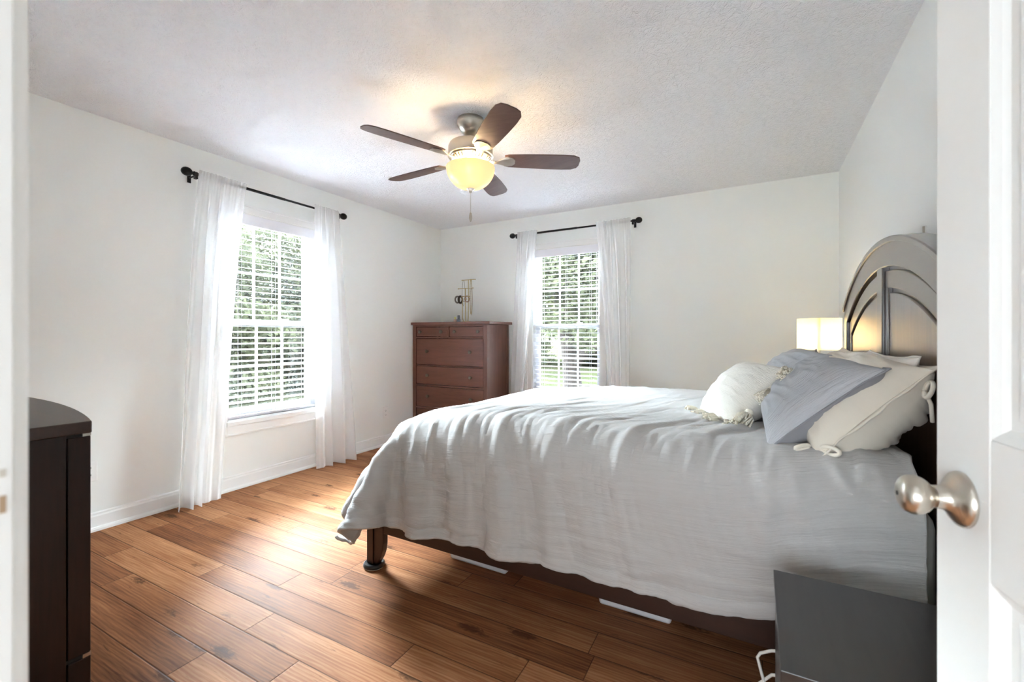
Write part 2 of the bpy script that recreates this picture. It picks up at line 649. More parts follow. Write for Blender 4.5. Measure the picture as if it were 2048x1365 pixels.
def baseboard(name, p0, p1, nrm, label):
    bm = bmesh.new()
    poly = [Vector(p0) + Vector(nrm) * a + Vector((0, 0, h)) for a, h in baseboard_profile(0)]
    add_prism(bm, poly, p0, p1)
    return struct(name, bm, M['trim'], label, 'baseboard')


baseboard('baseboard_left', (LX, FY, 0), (LX, BY, 0), (1, 0, 0), 'white baseboard with quarter round along the left wall')
baseboard('baseboard_back', (LX, BY, 0), (RX, BY, 0), (0, -1, 0), 'white baseboard along the back wall behind the bed')
baseboard('baseboard_right', (RX, FY, 0), (RX, BY, 0), (-1, 0, 0), 'white baseboard along the right wall behind the headboard')
baseboard('baseboard_front', (LX, FY, 0), (DX0 - 0.07, FY, 0), (0, 1, 0), 'white baseboard along the doorway wall behind the dark dresser')

# doorway trim: latch-side jamb and casing seen at the photo's left edge
bm = boxes((DX0 - 0.02, DX0, -0.03, FY + 0.004, 0, DZ), (DX0 - 0.02, DX1 + 0.02, -0.03, FY + 0.004, DZ, DZ + 0.02),
           (DX1, DX1 + 0.02, -0.03, FY + 0.004, 0, DZ))
tr1 = struct('trim_1', bm, M['trim'], 'white door jamb of the doorway at the left edge of the photo', 'door frame', bevel=0.001)
bm = boxes((DX0 - 0.067, DX0 - 0.006, FY, 0.1005, 0, DZ + 0.06), (DX1 + 0.006, DX1 + 0.067, FY, 0.1005, 0, DZ + 0.06),
           (DX0 - 0.006, DX1 + 0.006, FY, 0.1005, DZ + 0.006, DZ + 0.06))
obj('casing', bm, M['trim'], tr1, bevel=0.003)
obj('strike_hole', boxes((DX0 - 0.001, DX0 + 0.0006, 0.0855, 0.0885, 1.029, 1.040)), M['tan_wood'], tr1)
obj('strike_plate', boxes((DX0 - 0.001, DX0 + 0.0006, 0.0855, 0.0885, 1.052, 1.057)), M['felt'], tr1)

# open six-panel door
dd = Vector((-0.151, 0.9885, 0)).normalized()
dang = math.atan2(dd.y, dd.x)                      # local +x runs from hinge to latch edge
edge = Vector((0.2286, 0.862, 0))
DWID = 0.76
hinge = edge - dd * DWID
door = bpy.data.objects.new('door_1', None)
COL.objects.link(door)
door.location = hinge
door.rotation_euler = (0, 0, dang)
door['kind'] = 'structure'
door['label'] = 'white six panel door standing open at the right edge'
door['category'] = 'door'
TH = 0.035
# local y>0 is the face seen by the camera (towards -x in the room)
cols = [(0.0, 0.115), (0.33, 0.43), (DWID - 0.117, DWID)]
rows = [(0.008, 0.25), (0.842, 1.016), (1.62, 1.72), (1.93, 2.03)]
bm = bmesh.new()
for a, b in cols:
    add_box(bm, a, b, -TH, 0, 0.008, 2.03)
for a, b in rows:
    for (c0, c1) in ((0.115, 0.33), (0.43, DWID - 0.117)):
        add_box(bm, c0, c1, -TH, 0, a, b)
obj('stiles_and_rails', bm, M['door'], door, bevel=0.002)
prow = [(0.25, 0.842), (1.016, 1.62), (1.72, 1.93)]
for (c0, c1) in ((0.115, 0.33), (0.43, DWID - 0.117)):
    for a, b in prow:
        bm = bmesh.new()
        # moulded sticking then raised field, on both faces
        for sgn, y0 in ((1, 0.0), (-1, -TH)):
            rings = []
            for ins, dep in ((0.0, 0.001), (0.010, 0.006), (0.016, 0.011), (0.028, 0.011), (0.046, 0.003), (0.05, 0.003)):
                y = y0 - sgn * dep
                rings.append([bm.verts.new(p) for p in ((c0 + ins, y, a + ins), (c1 - ins, y, a + ins), (c1 - ins, y, b - ins), (c0 + ins, y, b - ins))])
            for i in range(len(rings) - 1):
                for k in range(4):
                    bm.faces.new((rings[i][k], rings[i][(k + 1) % 4], rings[i + 1][(k + 1) % 4], rings[i + 1][k]))
            bm.faces.new(rings[-1])
        obj('raised_panel', bm, M['door'], door)
kz = 0.925
bm = bmesh.new()
add_lathe(bm, [(0, 0), (0.036, 0), (0.0365, 0.002), (0.035, 0.006), (0.030, 0.010), (0.020, 0.015), (0.0155, 0.022), (0.0150, 0.03), (0.0125, 0.031),
               (0.0125, 0.034)], (DWID - 0.062, 0, kz), (0, 1, 0), 40)
rose = obj('door_knob', bm, M['satin_nickel'], door, smooth=60)
bm = bmesh.new()
prof = []
for i in range(17):
    t = i / 16
    a = PI * t
    r = 0.0262 * math.sin(a) ** 0.82 * (1 - 0.10 * math.cos(a))
    prof.append((max(r, 0.0 if i in (0, 16) else 0.002), 0.050 - 0.0195 * math.cos(a)))
prof = [(0.0135, 0.031)] + [p for p in prof if p[0] > 0.0135 or p[1] > 0.05]
add_lathe(bm, prof, (DWID - 0.062, 0, kz), (0, 1, 0), 40)
kn = obj('grip', bm, M['satin_nickel'], rose, smooth=60)
bm = bmesh.new()
add_lathe(bm, [(0, 0.0702), (0.003, 0.0702), (0.003, 0.066)], (DWID - 0.062, 0, kz), (0, 1, 0), 16)
obj('privacy_hole', bm, M['slot'], rose)
bm = boxes((DWID - 0.0005, DWID + 0.001, -TH + 0.006, -0.006, kz - 0.028, kz + 0.028))
obj('latch_plate', bm, M['satin_nickel'], door)


# ------------------------------------------------------------------ windows
def frame_map(kind):
    """local window space: a = along the wall, d = out of the room, z"""
    if kind == 1:
        return lambda a, d, z: (LX - d, W1C + a, z)
    return lambda a, d, z: (W2C + a, BY + d, z)


def mbox(bm, f, a0, a1, d0, d1, z0, z1):
    p, q = f(a0, d0, z0), f(a1, d1, z1)
    add_box(bm, min(p[0], q[0]), max(p[0], q[0]), min(p[1], q[1]), max(p[1], q[1]), min(p[2], q[2]), max(p[2], q[2]))


def window(n, label):
    f = frame_map(n)
    w = bpy.data.objects.new('window_%d' % n, None)
    COL.objects.link(w)
    w['kind'] = 'structure'
    w['label'] = label
    w['category'] = 'window'
    h = WH
    bm = bmesh.new()
    cw = 0.062
    for a0, a1, z0, z1 in ((-h - cw, -h, WZ0 - 0.1, WZ1 + cw), (h, h + cw, WZ0 - 0.1, WZ1 + cw), (-h, h, WZ1, WZ1 + cw), (-h, h, WZ0 - 0.1, WZ0 - 0.03)):
        mbox(bm, f, a0, a1, -0.014, 0.0, z0, z1)
    for a0, a1, z0, z1 in ((-h - cw, -h - cw + 0.014, WZ0 - 0.1, WZ1 + cw), (h + cw - 0.014, h + cw, WZ0 - 0.1, WZ1 + cw),
                           (-h - cw, h + cw, WZ1 + cw - 0.014, WZ1 + cw), (-h - cw, h + cw, WZ0 - 0.1, WZ0 - 0.086)):
        mbox(bm, f, a0, a1, -0.020, -0.012, z0, z1)
    mbox(bm, f, -h - 0.004, h + 0.004, -0.024, 0.0, WZ0 - 0.03, WZ0)
    obj('casing', bm, M['trim'], w, bevel=0.002)
    bm = bmesh.new()
    t = 0.012
    for a0, a1, z0, z1 in ((-h, -h + t, WZ0, WZ1), (h - t, h, WZ0, WZ1), (-h, h, WZ1 - t, WZ1), (-h, h, WZ0, WZ0 + t)):
        mbox(bm, f, a0, a1, 0, T, z0, z1)
    obj('jamb', bm, M['trim'], w)
    mid = 1.245
    for nm, z0, z1, d0 in (('upper_sash', mid - 0.02, WZ1 - t, 0.105), ('lower_sash', WZ0 + t, mid + 0.025, 0.072)):
        bm = bmesh.new()
        st = 0.045
        rb = 0.06 if nm == 'lower_sash' else 0.035
        rt = 0.035 if nm == 'lower_sash' else 0.045
        a = h - t
        mbox(bm, f, -a, -a + st, d0, d0 + 0.03, z0, z1)
        mbox(bm, f, a - st, a, d0, d0 + 0.03, z0, z1)
        mbox(bm, f, -a + st, a - st, d0, d0 + 0.03, z0, z0 + rb)
        mbox(bm, f, -a + st, a - st, d0, d0 + 0.03, z1 - rt, z1)
        gw = (2 * a - 2 * st)
        for k in (1, 2):
            c = -a + st + gw * k / 3
            mbox(bm, f, c - 0.0075, c + 0.0075, d0 + 0.008, d0 + 0.024, z0 + rb, z1 - rt)
        c = (z0 + rb + z1 - rt) / 2
        mbox(bm, f, -a + st, a - st, d0 + 0.009, d0 + 0.023, c - 0.0075, c + 0.0075)
        sh = obj(nm, bm, M['vinyl'], w, bevel=0.002)
        bm = bmesh.new()
        mbox(bm, f, -a + st - 0.004, a - st + 0.004, d0 + 0.0155, d0 + 0.0165, z0 + rb - 0.004, z1 - rt + 0.004)
        obj('pane', bm, M['glass'], sh)
        if nm == 'lower_sash':
            bm = bmesh.new()
            mbox(bm, f, 0.10, 0.16, d0 + 0.002, d0 + 0.026, z1, z1 + 0.012)
            mbox(bm, f, 0.118, 0.132, d0 - 0.012, d0 + 0.006, z1 + 0.002, z1 + 0.010)
            obj('sash_lock', bm, M['plastic_white'], sh, bevel=0.002)
    return w


window(1, 'white double hung window with six over six panes on the left wall')
window(2, 'white double hung window with six over six panes on the back wall beside the chest')


def blind(n, label):
    f = frame_map(n)
    root = thing('window_blind', label, 'blind', f(0, 0.03, WZ1 - 0.09), 0, 'horizontal blinds inside the two windows')
    inv = Vector(root.location)
    def F(a, d, z):
        p = f(a, d, z)
        return (p[0] - inv.x, p[1] - inv.y, p[2] - inv.z)
    h = WH - 0.016
    bm = bmesh.new()
    mbox(bm, F, -h, h, -0.004, 0.008, WZ1 - 0.088, WZ1 - 0.0075)
    mbox(bm, F, -h, h, -0.008, -0.003, WZ1 - 0.086, WZ1 - 0.078)
    obj('valance', bm, M['valance'], root, bevel=0.0015)
    bm = bmesh.new()
    mbox(bm, F, -h + .004, h - .004, 0.010, 0.056, WZ1 - 0.055, WZ1 - 0.014)
    obj('head_rail', bm, M['slat'], root)
    z = WZ1 - 0.10
    bm = bmesh.new()
    tilt = -math.tan(R(9.0))
    while z > WZ0 + 0.075:
        d0, d1 = 0.010, 0.057
        for (a, b) in ((d0, 0.026), (0.026, 0.041), (0.041, d1)):
            pass
        prof = [(d0, -0.0012), (0.0335, 0.0010), (d1, -0.0012), (d1, 0.0004), (0.0335, 0.0028), (d0, 0.0004)]
        poly = [F(-h + 0.004, d, z + dz + (0.0335 - d) * tilt) for d, dz in prof]
        add_prism(bm, poly, F(-h + 0.004, 0, 0), F(h - 0.004, 0, 0))
        z -= 0.0445
    obj('slats', bm, M['slat'], root)
    bm = bmesh.new()
    mbox(bm, F, -h + .004, h - .004, 0.010, 0.057, WZ0 + 0.018, WZ0 + 0.036)
    obj('bottom_rail', bm, M['slat'], root, bevel=0.003)
    for a in (-h + 0.1, -0.0, h - 0.1):
        for d in (0.009, 0.058):
            bm = bmesh.new()
            add_tube(bm, [F(a, d, WZ1 - 0.06), F(a, d, WZ0 + 0.03)], 0.0009, 5)
            obj('ladder_cord', bm, M['slat'], root)
    bm = bmesh.new()
    sgn = 1
    add_tube(bm, [F(sgn * (h - 0.02), -0.004, WZ1 - 0.09), F(sgn * (h - 0.02), -0.006, WZ1 - 0.75)], 0.0035, 6)
    add_tube(bm, [F(sgn * (h - 0.02), -0.006, WZ1 - 0.75), F(sgn * (h - 0.02), -0.006, WZ1 - 0.80)], [0.004, 0.006], 6)
    obj('tilt_wand', bm, M['plastic_white'], root, smooth=60)
    return root


blind(1, 'white horizontal blind in the window on the left wall')
blind(2, 'white horizontal blind in the window on the back wall behind the bed')


# ------------------------------------------------------------------ curtain rods and sheers
def rod(n, a0, a1, label):
    """a0..a1 along the wall in room coordinates, 9 cm off the wall"""
    if n == 1:
        P = lambda a, o, z: Vector((LX + o, a, z))
        ax = Vector((0, 1, 0))
    else:
        P = lambda a, o, z: Vector((a, BY - o, z))
        ax = Vector((1, 0, 0))
    z = 2.232
    root = thing('curtain_rod', label, 'curtain rod', P((a0 + a1) / 2, 0.09, z), 0, 'black curtain rods above the two windows')
    c = Vector(root.location)
    Q = lambda a, o, zz: P(a, o, zz) - c
    bm = bmesh.new()
    add_tube(bm, [Q(a0 + 0.02, 0.09, z), Q(a0 + 0.55 * (a1 - a0), 0.09, z)], 0.0105, 14)
    add_tube(bm, [Q(a0 + 0.55 * (a1 - a0), 0.09, z), Q(a1 - 0.02, 0.09, z)], 0.0085, 14)
    obj('rod', bm, M['black_metal'], root, smooth=40)
    for a, sg in ((a0 + 0.03, -1), (a1 - 0.03, 1)):
        bm = bmesh.new()
        add_lathe(bm, [(0, 0), (0.0135, 0), (0.0145, 0.006), (0.0115, 0.010), (0.0150, 0.015), (0.0150, 0.02), (0.0105, 0.026), (0.012, 0.032), (0.020, 0.038),
                       (0.0265, 0.048), (0.029, 0.060), (0.0275, 0.073), (0.022, 0.084), (0.013, 0.092), (0, 0.095)], Q(a, 0.09, z), ax * sg, 24)
        obj('finial', bm, M['black_metal'], root, smooth=50)
    for a in (a0 + 0.022, a1 - 0.022):
        bm = bmesh.new()
        add_tube(bm, [Q(a, 0.003, z - 0.012), Q(a, 0.09, z - 0.012)], 0.005, 8)
        if n == 1:
            add_box(bm, -0.09, -0.086, a - c.y - 0.011, a - c.y + 0.011, -0.045, 0.03)
            add_box(bm, -0.012, 0.012, a - c.y - 0.008, a - c.y + 0.008, -0.034, -0.008)
        else:
            add_box(bm, a - c.x - 0.011, a - c.x + 0.011, 0.086, 0.09, -0.045, 0.03)
            add_box(bm, a - c.x - 0.008, a - c.x + 0.008, -0.012, 0.012, -0.034, -0.008)
        obj('bracket', bm, M['black_metal'], root)
    return root


rod(1, 1.53, 2.73, 'black curtain rod with egg finials over the window on the left wall')
rod(2, -2.30, -1.005, 'black curtain rod with egg finials over the window on the back wall')


def curtain(n, t0, t1, b0, b1, nf, label, amp_b=0.05, seed=0, flat=None, off=0.09):
    """sheer panel from (t0..t1) at the rod to (b0..b1) at the hem; nf folds; flat = (from,to) unfolded share"""
    rnd = random.Random(seed)
    NU, NV = 220, 60
    ph = [rnd.uniform(0, 6.28) for _ in range(8)]
    P = np.zeros((NU, NV, 3))
    UV = np.zeros((NU, NV, 2))
    for i in range(NU):
        u = i / (NU - 1)
        env = 1.0
        if flat:
            lo, hi = flat
            env = 0.16 if lo <= u <= hi else min(1.0, 0.16 + 6 * min(abs(u - lo), abs(u - hi)))
        for j in range(NV):
            v = j / (NV - 1)                      # 0 top .. 1 hem
            z = 2.258 * (1 - v) + 0.004
            e = v ** 0.85
            a = (t0 + (t1 - t0) * u) * (1 - e) + (b0 + (b1 - b0) * u) * e
            w = 2 * PI * nf
            uu = u + 0.018 * math.sin(3.1 * v + ph[0]) + 0.03 * math.sin(2 * PI * u + ph[1])
            fold = math.sin(w * uu + ph[2]) + 0.45 * math.sin(w * 1.73 * uu + ph[3] + 1.2 * v)
            top = 0.0165 + 0.006 * nz(u * nf * 5.0, seed * 1.7)
            if v == 0:
                z += 0.006 * nz(u * nf * 6.0, seed * 2.3)
            k = min(1.0, v * 5.0)
            d = (1 - k) * top + k * fold * env * (0.016 + (amp_b - 0.016) * v ** 0.7)
            side = 0.55 * (amp_b * 0.5) * env * k * math.cos(w * uu + ph[2]) * v ** 0.6
            o = off + d + 0.02 * v
            o = max(o, 0.03)
            a += side * (1 - 2 * abs(u - 0.5)) ** 0.3 if 0 < u < 1 else 0
            P[i, j] = (LX + o, a, z) if n == 1 else (a, BY - o, z)
            UV[i, j] = (u, v)
    o = grid_object('sheer_curtain', P, UV, M['voile'])
    tag(o, label, 'curtain', 'white sheer curtains on the two rods')
    # doubled hem
    hm = P[:, int(NV * 0.958):, :].copy()
    if n == 1:
        hm[:, :, 0] += 0.003
    else:
        hm[:, :, 1] -= 0.003
    hem = grid_object('hem', hm, UV[:, int(NV * 0.958):, :], M['voile'], o)
    return o


curtain(1, 1.565, 1.885, 1.43, 1.70, 4.3, 'left sheer white curtain of the window on the left wall, nearest the dark dresser', 0.045, 3, (0.62, 1.0))
curtain(1, 2.452, 2.70, 2.47, 2.83, 3.6, 'right sheer white curtain of the window on the left wall, nearest the room corner', 0.055, 5, (0.0, 0.25))
curtain(2, -2.262, -2.024, -2.345, -2.225, 3.4, 'left sheer white curtain of the window on the back wall, touching the tall chest', 0.04, 8, (0.75, 1.0))
curtain(2, -1.389, -1.045, -1.21, -1.06, 4.0, 'right sheer white curtain of the window on the back wall, farther from the chest', 0.04, 12, (0.0, 0.3))

# ------------------------------------------------------------------ chest of drawers (back corner)
CX0, CX1, CF, CB = -3.374, -2.388, 3.772, 4.215
chest = thing('chest_of_drawers', 'tall cherry brown chest of drawers in the corner between the two windows', 'chest of drawers', ((CX0 + CX1) / 2, CF, 0))
def L(o, b):
    c = o.location
    return (b[0] - c.x, b[1] - c.x, b[2] - c.y, b[3] - c.y, b[4] - c.z, b[5] - c.z)
obj('top', boxes(L(chest, (CX0 - 0.012, CX1 + 0.04, CF - 0.022, CB + 0.01, 1.262, 1.29))), M['cherry'], chest, bevel=0.004)
bs = [(CX0, CX0 + 0.046, CF, CF + 0.05, 0.0, 1.262), (CX1 - 0.046, CX1, CF, CF + 0.05, 0.0, 1.262)]
for z0, z1 in ((1.240, 1.262), (1.114, 1.130), (0.810, 0.820), (0.590, 0.606), (0.340, 0.358), (0.088, 0.112)):
    bs.append((CX0 + 0.046, CX1 - 0.046, CF + 0.001, CF + 0.03, z0, z1))
bs.append((-2.886, -2.874, CF + 0.001, CF + 0.03, 1.13, 1.24))
obj('front_frame', boxes(*[L(chest, b) for b in bs]), M['cherry_v'], chest, bevel=0.002)
for nm, b in (('side_panel', (CX0 + 0.004, CX0 + 0.02, CF + 0.05, CB - 0.045, 0.08, 1.262)), ('side_panel', (CX1 - 0.02, CX1 - 0.004, CF + 0.05, CB - 0.045, 0.08, 1.262)),
              ('rear_post', (CX0, CX0 + 0.046, CB - 0.045, CB, 0, 1.262)), ('rear_post', (CX1 - 0.046, CX1, CB - 0.045, CB, 0, 1.262)),
              ('back_panel', (CX0 + 0.046, CX1 - 0.046, CB - 0.012, CB - 0.004, 0.09, 1.262))):
    obj(nm, boxes(L(chest, b)), M['cherry_v'], chest, bevel=0.002)
XL, XR = CX0 + 0.048, CX1 - 0.048
drawers = [(XL, -2.888, 1.132, 1.238, (-3.258, -2.966), 1.185), (-2.872, XR, 1.132, 1.238, (-2.787, -2.491), 1.185),
           (XL, XR, 0.822, 1.112, (-3.159, -2.59), 0.972), (XL, XR, 0.608, 0.808, (-3.155, -2.585), 0.708),
           (XL, XR, 0.360, 0.588, (-3.15, -2.58), 0.48), (XL, XR, 0.114, 0.338, (-3.15, -2.58), 0.23)]
for x0, x1, z0, z1, kx, kzz in drawers:
    d = obj('drawer', boxes(L(chest, (x0 + .003, x1 - .003, CF + 0.005, CF + 0.022, z0 + .0035, z1 - .0035)),
                            L(chest, (x0 + .01, x1 - .01, CF + 0.022, CB - 0.03, z0 + .012, z1 - .03))), M['cherry'], chest, bevel=0.002)
    for x in kx:
        bm = bmesh.new()
        add_lathe(bm, [(0, 0), (0.009, 0), (0.0065, 0.004), (0.006, 0.012), (0.012, 0.017), (0.0185, 0.023), (0.0185, 0.028), (0.013, 0.033), (0, 0.034)],
                  (x - chest.location.x, 0.004, kzz), (0, -1, 0), 20)
        obj('knob', bm, M['pewter'], d, smooth=50)

# jewellery stand and little things on the chest
TZ = 1.29
js = thing('jewellery_stand', 'brass jewellery stand with three T bars on the cherry chest', 'jewellery stand', (-2.80, 4.0, TZ))
bm = bmesh.new()
add_lathe(bm, [(0, 0), (0.062, 0), (0.062, 0.006), (0.05, 0.011), (0.012, 0.014), (0, 0.014)], seg=32)
obj('base', bm, M['gold'], js, smooth=40)
bars = [(-0.070, 0.104, 0.470, 0.012), (-0.104, 0.091, 0.374, -0.012), (-0.118, 0.060, 0.282, -0.038)]
for i, (a, b, h, y) in enumerate(bars):
    bm = bmesh.new()
    xm = (-0.030, -0.008, 0.014)[2 - i]
    add_tube(bm, [(xm, y * 0.5, 0.012), (xm, y, 0.05), (xm, y, h)], 0.0042, 8)
    obj('post', bm, M['gold'], js, smooth=50)
for a, b, h, y in bars:
    bm = bmesh.new()
    add_tube(bm, [(a, y, h), (b, y, h)], 0.0038, 8)
    for e in (a, b):
        bmesh.ops.create_icosphere(bm, subdivisions=2, radius=0.0065, matrix=Matrix.Translation((e, y, h)))
    obj('bar', bm, M['gold'], js, smooth=50)


def ring(name, x, y, z, rx, rz, r, mat, label, cat, group, beads=0, yaw=0.0):
    bm = bmesh.new()
    n = 28
    pts = []
    for k in range(n + 1):
        t = 2 * PI * k / n
        pts.append(Vector((rx * math.sin(t) * math.cos(yaw), rx * math.sin(t) * math.sin(yaw), -rz + rz * math.cos(t))))
    add_tube(bm, pts, r, 6, False)
    if beads:
        for k in range(beads):
            t = 2 * PI * k / beads
            bmesh.ops.create_icosphere(bm, subdivisions=1, radius=r * 2.3, matrix=Matrix.Translation(
                (rx * math.sin(t) * math.cos(yaw), rx * math.sin(t) * math.sin(yaw), -rz + rz * math.cos(t))))
    o = obj(name, bm, mat, smooth=60)
    o.location = (x, y, z)
    return tag(o, label, cat, group)


bx, by, bz = js.location
gB, gN = 'bracelets on the lowest bar of the jewellery stand', 'necklaces hanging on the jewellery stand'
lowz, lowy = bz + bars[2][2] + 0.004, by + bars[2][3]
ring('bracelet', bx - 0.098, lowy, lowz, 0.028, 0.034, 0.0050, M['bead_grey'], 'grey beaded bracelet at the left end of the lowest stand bar', 'bracelet', gB, 18, 1.2)
ring('bracelet', bx - 0.058, lowy, lowz, 0.028, 0.036, 0.0058, M['bead_dark'], 'dark brown beaded bracelet, thickest on the jewellery stand', 'bracelet', gB, 18, 1.35)
ring('bracelet', bx - 0.010, lowy, lowz, 0.030, 0.028, 0.0030, M['bead_rose'], 'rose metal bangle in the middle of the lowest stand bar', 'bracelet', gB, 0, 1.1)
ring('bracelet', bx + 0.030, lowy, lowz, 0.030, 0.032, 0.0034, M['bead_rose'], 'rose beaded bracelet at the right end of the lowest stand bar', 'bracelet', gB, 14, 1.25)
ring('necklace', bx - 0.050, by + bars[0][3], bz + bars[0][2] + 0.003, 0.018, 0.145, 0.0014, M['bead_grey'], 'thin grey chain necklace at the left of the top stand bar', 'necklace', gN)
ring('necklace', bx + 0.048, by + bars[0][3], bz + bars[0][2] + 0.003, 0.014, 0.190, 0.0022, M['gold'], 'long pale beaded necklace right of the stand posts', 'necklace', gN, 60)
ring('necklace', bx + 0.070, by + bars[1][3], bz + bars[1][2] + 0.003, 0.012, 0.150, 0.0016, M['bead_rose'], 'rose chain necklace at the right end of the middle stand bar', 'necklace', gN)


def bottle(name, x, y, prof, capprof, mb, mc, label, cat):
    t = thing(name, label, cat, (x, y, TZ))
    bm = bmesh.new()
    add_lathe(bm, prof, seg=20)
    obj('body', bm, mb, t, smooth=50)
    bm = bmesh.new()
    add_lathe(bm, capprof, seg=16)
    obj('cap', bm, mc, t, smooth=50)


bottle('perfume_bottle', -2.905, 3.93, [(0, 0), (0.016, 0), (0.017, 0.004), (0.017, 0.032), (0.008, 0.036), (0, 0.036)],
       [(0.008, 0.036), (0.010, 0.037), (0.010, 0.058), (0, 0.060)], M['bottle_a'], M['cap_y'], 'small peach bottle with yellow cap on the chest', 'bottle')
bottle('perfume_bottle', -2.858, 3.93, [(0, 0), (0.019, 0), (0.020, 0.004), (0.020, 0.034), (0.009, 0.04), (0, 0.04)],
       [(0.009, 0.04), (0.014, 0.041), (0.014, 0.075), (0, 0.077)], M['bottle_b'], M['bottle_b'], 'small blue grey bottle at the foot of the jewellery stand', 'bottle')

# ------------------------------------------------------------------ bed
HX, HC, HH = 0.44, 2.33, 0.82            # headboard face, centre, half width
bed = thing('bed', 'dark wood bed with tall arched panel headboard against the right wall', 'bed', (-0.6, HC, 0))
bo = Vector(bed.location)
RAD = (HH ** 2 + 0.225 ** 2) / (2 * 0.225)
def arch(y, off=0.0):
    r = RAD - off
    return (1.515 - RAD) + math.sqrt(max(r * r - (y - HC) ** 2, 0))


def arch_strip(bm, x0, x1, y0, y1, lo, hi, n=28):
    """solid between the curves lo(y) and hi(y), from x0 to x1"""
    ys = [y0 + (y1 - y0) * i / n for i in range(n + 1)]
    V = []
    for y in ys:
        V.append([bm.verts.new(Vector(p) - bo) for p in ((x0, y, lo(y)), (x0, y, hi(y)), (x1, y, hi(y)), (x1, y, lo(y)))])
    for i in range(n):
        for k in range(4):
            k2 = (k + 1) % 4
            bm.faces.new((V[i][k], V[i][k2], V[i + 1][k2], V[i + 1][k]))
    bm.faces.new(V[0])
    bm.faces.new(list(reversed(V[-1])))


bm = bmesh.new()
arch_strip(bm, HX + 0.026, HX + 0.058, HC - HH, HC + HH, lambda y: 0.0, lambda y: arch(y, 0.004))
hb = obj('headboard', bm, M['bed_wood'], bed, smooth=35)
bm = bmesh.new()
arch_strip(bm, HX, HX + 0.03, HC - HH, HC + HH, lambda y: max(arch(y, 0.098), 1.18), lambda y: arch(y, 0.004), 40)
obj('arch_rail', bm, M['bed_wood'], hb, bevel=0.004, smooth=35)
for y0, y1 in ((HC - HH, HC - HH + 0.07), (HC + HH - 0.07, HC + HH)):
    bm = bmesh.new()
    add_box(bm, HX - bo.x, HX + 0.03 - bo.x, y0 - bo.y, y1 - bo.y, 0.0, arch(y0 if y0 < HC else y1, 0.03))
    obj('side_stile', bm, M['bed_wood'], hb, bevel=0.004)
bm = bmesh.new()
add_box(bm, HX + 0.002 - bo.x, HX + 0.028 - bo.x, -0.042, 0.042, 0.45, arch(HC, 0.09))
add_box(bm, HX + 0.004 - bo.x, HX + 0.028 - bo.x, -HH + 0.07, HH - 0.07, 0.45, 0.58)
obj('center_stile', bm, M['bed_wood'], hb, bevel=0.003)
for sg in (-1, 1):
    bm = bmesh.new()
    y0, y1 = sorted((HC + sg * 0.048, HC + sg * (HH - 0.082)))
    # stepped panel: an outer band, then a recessed field
    arch_strip(bm, HX + 0.012, HX + 0.028, y0, y1, lambda y: max(arch(y, 0.182), 1.02), lambda y: arch(y, 0.112), 24)
    yi0, yi1 = sorted((HC + sg * 0.080, HC + sg * (HH - 0.13)))
    for a, b in ((y0, y0 + 0.036), (y1 - 0.044, y1)):
        arch_strip(bm, HX + 0.012, HX + 0.028, a, b, lambda y: 0.58, lambda y: arch(y, 0.17), 4)
    obj('panel_moulding', bm, M['bed_wood'], hb, bevel=0.003, smooth=35)
    bm = bmesh.new()
    arch_strip(bm, HX + 0.016, HX + 0.028, yi0 + 0.014, yi1 - 0.014, lambda y: 0.6, lambda y: arch(y, 0.20), 24)
    obj('panel', bm, M['bed_panel'], hb, bevel=0.004, smooth=35)
bm = bmesh.new()
arch_strip(bm, HX - 0.008, HX + 0.062, HC - HH - 0.004, HC + HH + 0.004, lambda y: arch(y, 0.008), lambda y: arch(y, -0.014), 44)
obj('cap_rail', bm, M['bed_wood'], hb, bevel=0.004, smooth=35)
RY = 1.552
FXX = -1.665                               # foot rail outer face
for y0, y1 in ((RY + 0.01, RY + 0.036), (2 * HC - RY - 0.036, 2 * HC - RY - 0.01)):
    bm = bmesh.new()
    add_box(bm, FXX + 0.02 - bo.x, HX - bo.x, y0 - bo.y, y1 - bo.y, 0.179, 0.36)
    obj('side_rail', bm, M['rail_wood'], bed, bevel=0.004)
bm = bmesh.new()
add_box(bm, FXX - bo.x, FXX + 0.028 - bo.x, RY + 0.03 - bo.y, HC + (HC - RY) - 0.03 - bo.y, 0.215, 0.34)
obj('foot_rail', bm, M['rail_wood'], bed, bevel=0.004)
for sg in (-1, 1):
    yo = HC + sg * (HC - RY)
    bm = bmesh.new()
    yy0, yy1 = sorted((yo, yo - sg * 0.045))
    add_box(bm, FXX - 0.022 - bo.x, FXX + 0.020 - bo.x, yy0 - bo.y, yy1 - bo.y, 0.02, 0.205)
    add_box(bm, FXX - 0.030 - bo.x, FXX + 0.03 - bo.x, yy0 - bo.y - 0.003, yy1 - bo.y + 0.003, 0.21, 0.33)
    # curved knee behind the post
    prof = [(0.019, 0.215), (0.082, 0.215), (0.082, 0.13), (0.077, 0.095), (0.064, 0.06), (0.048, 0.035), (0.038, 0.02), (0.019, 0.02)]
    poly = [Vector((FXX + a, yy0 + 0.006, z)) - bo for a, z in prof]
    add_prism(bm, poly, (0, 0, 0), (0, 0.033, 0))
    obj('leg', bm, M['rail_wood'], bed, bevel=0.003)
for x in (-1.1, -0.5, 0.1):
    bm = bmesh.new()
    add_box(bm, x - bo.x, x + 0.07 - bo.x, RY + 0.028 - bo.y, 2 * HC - RY - 0.028 - bo.y, 0.335, 0.36)
    obj('slat', bm, M['bed_wood'], bed)
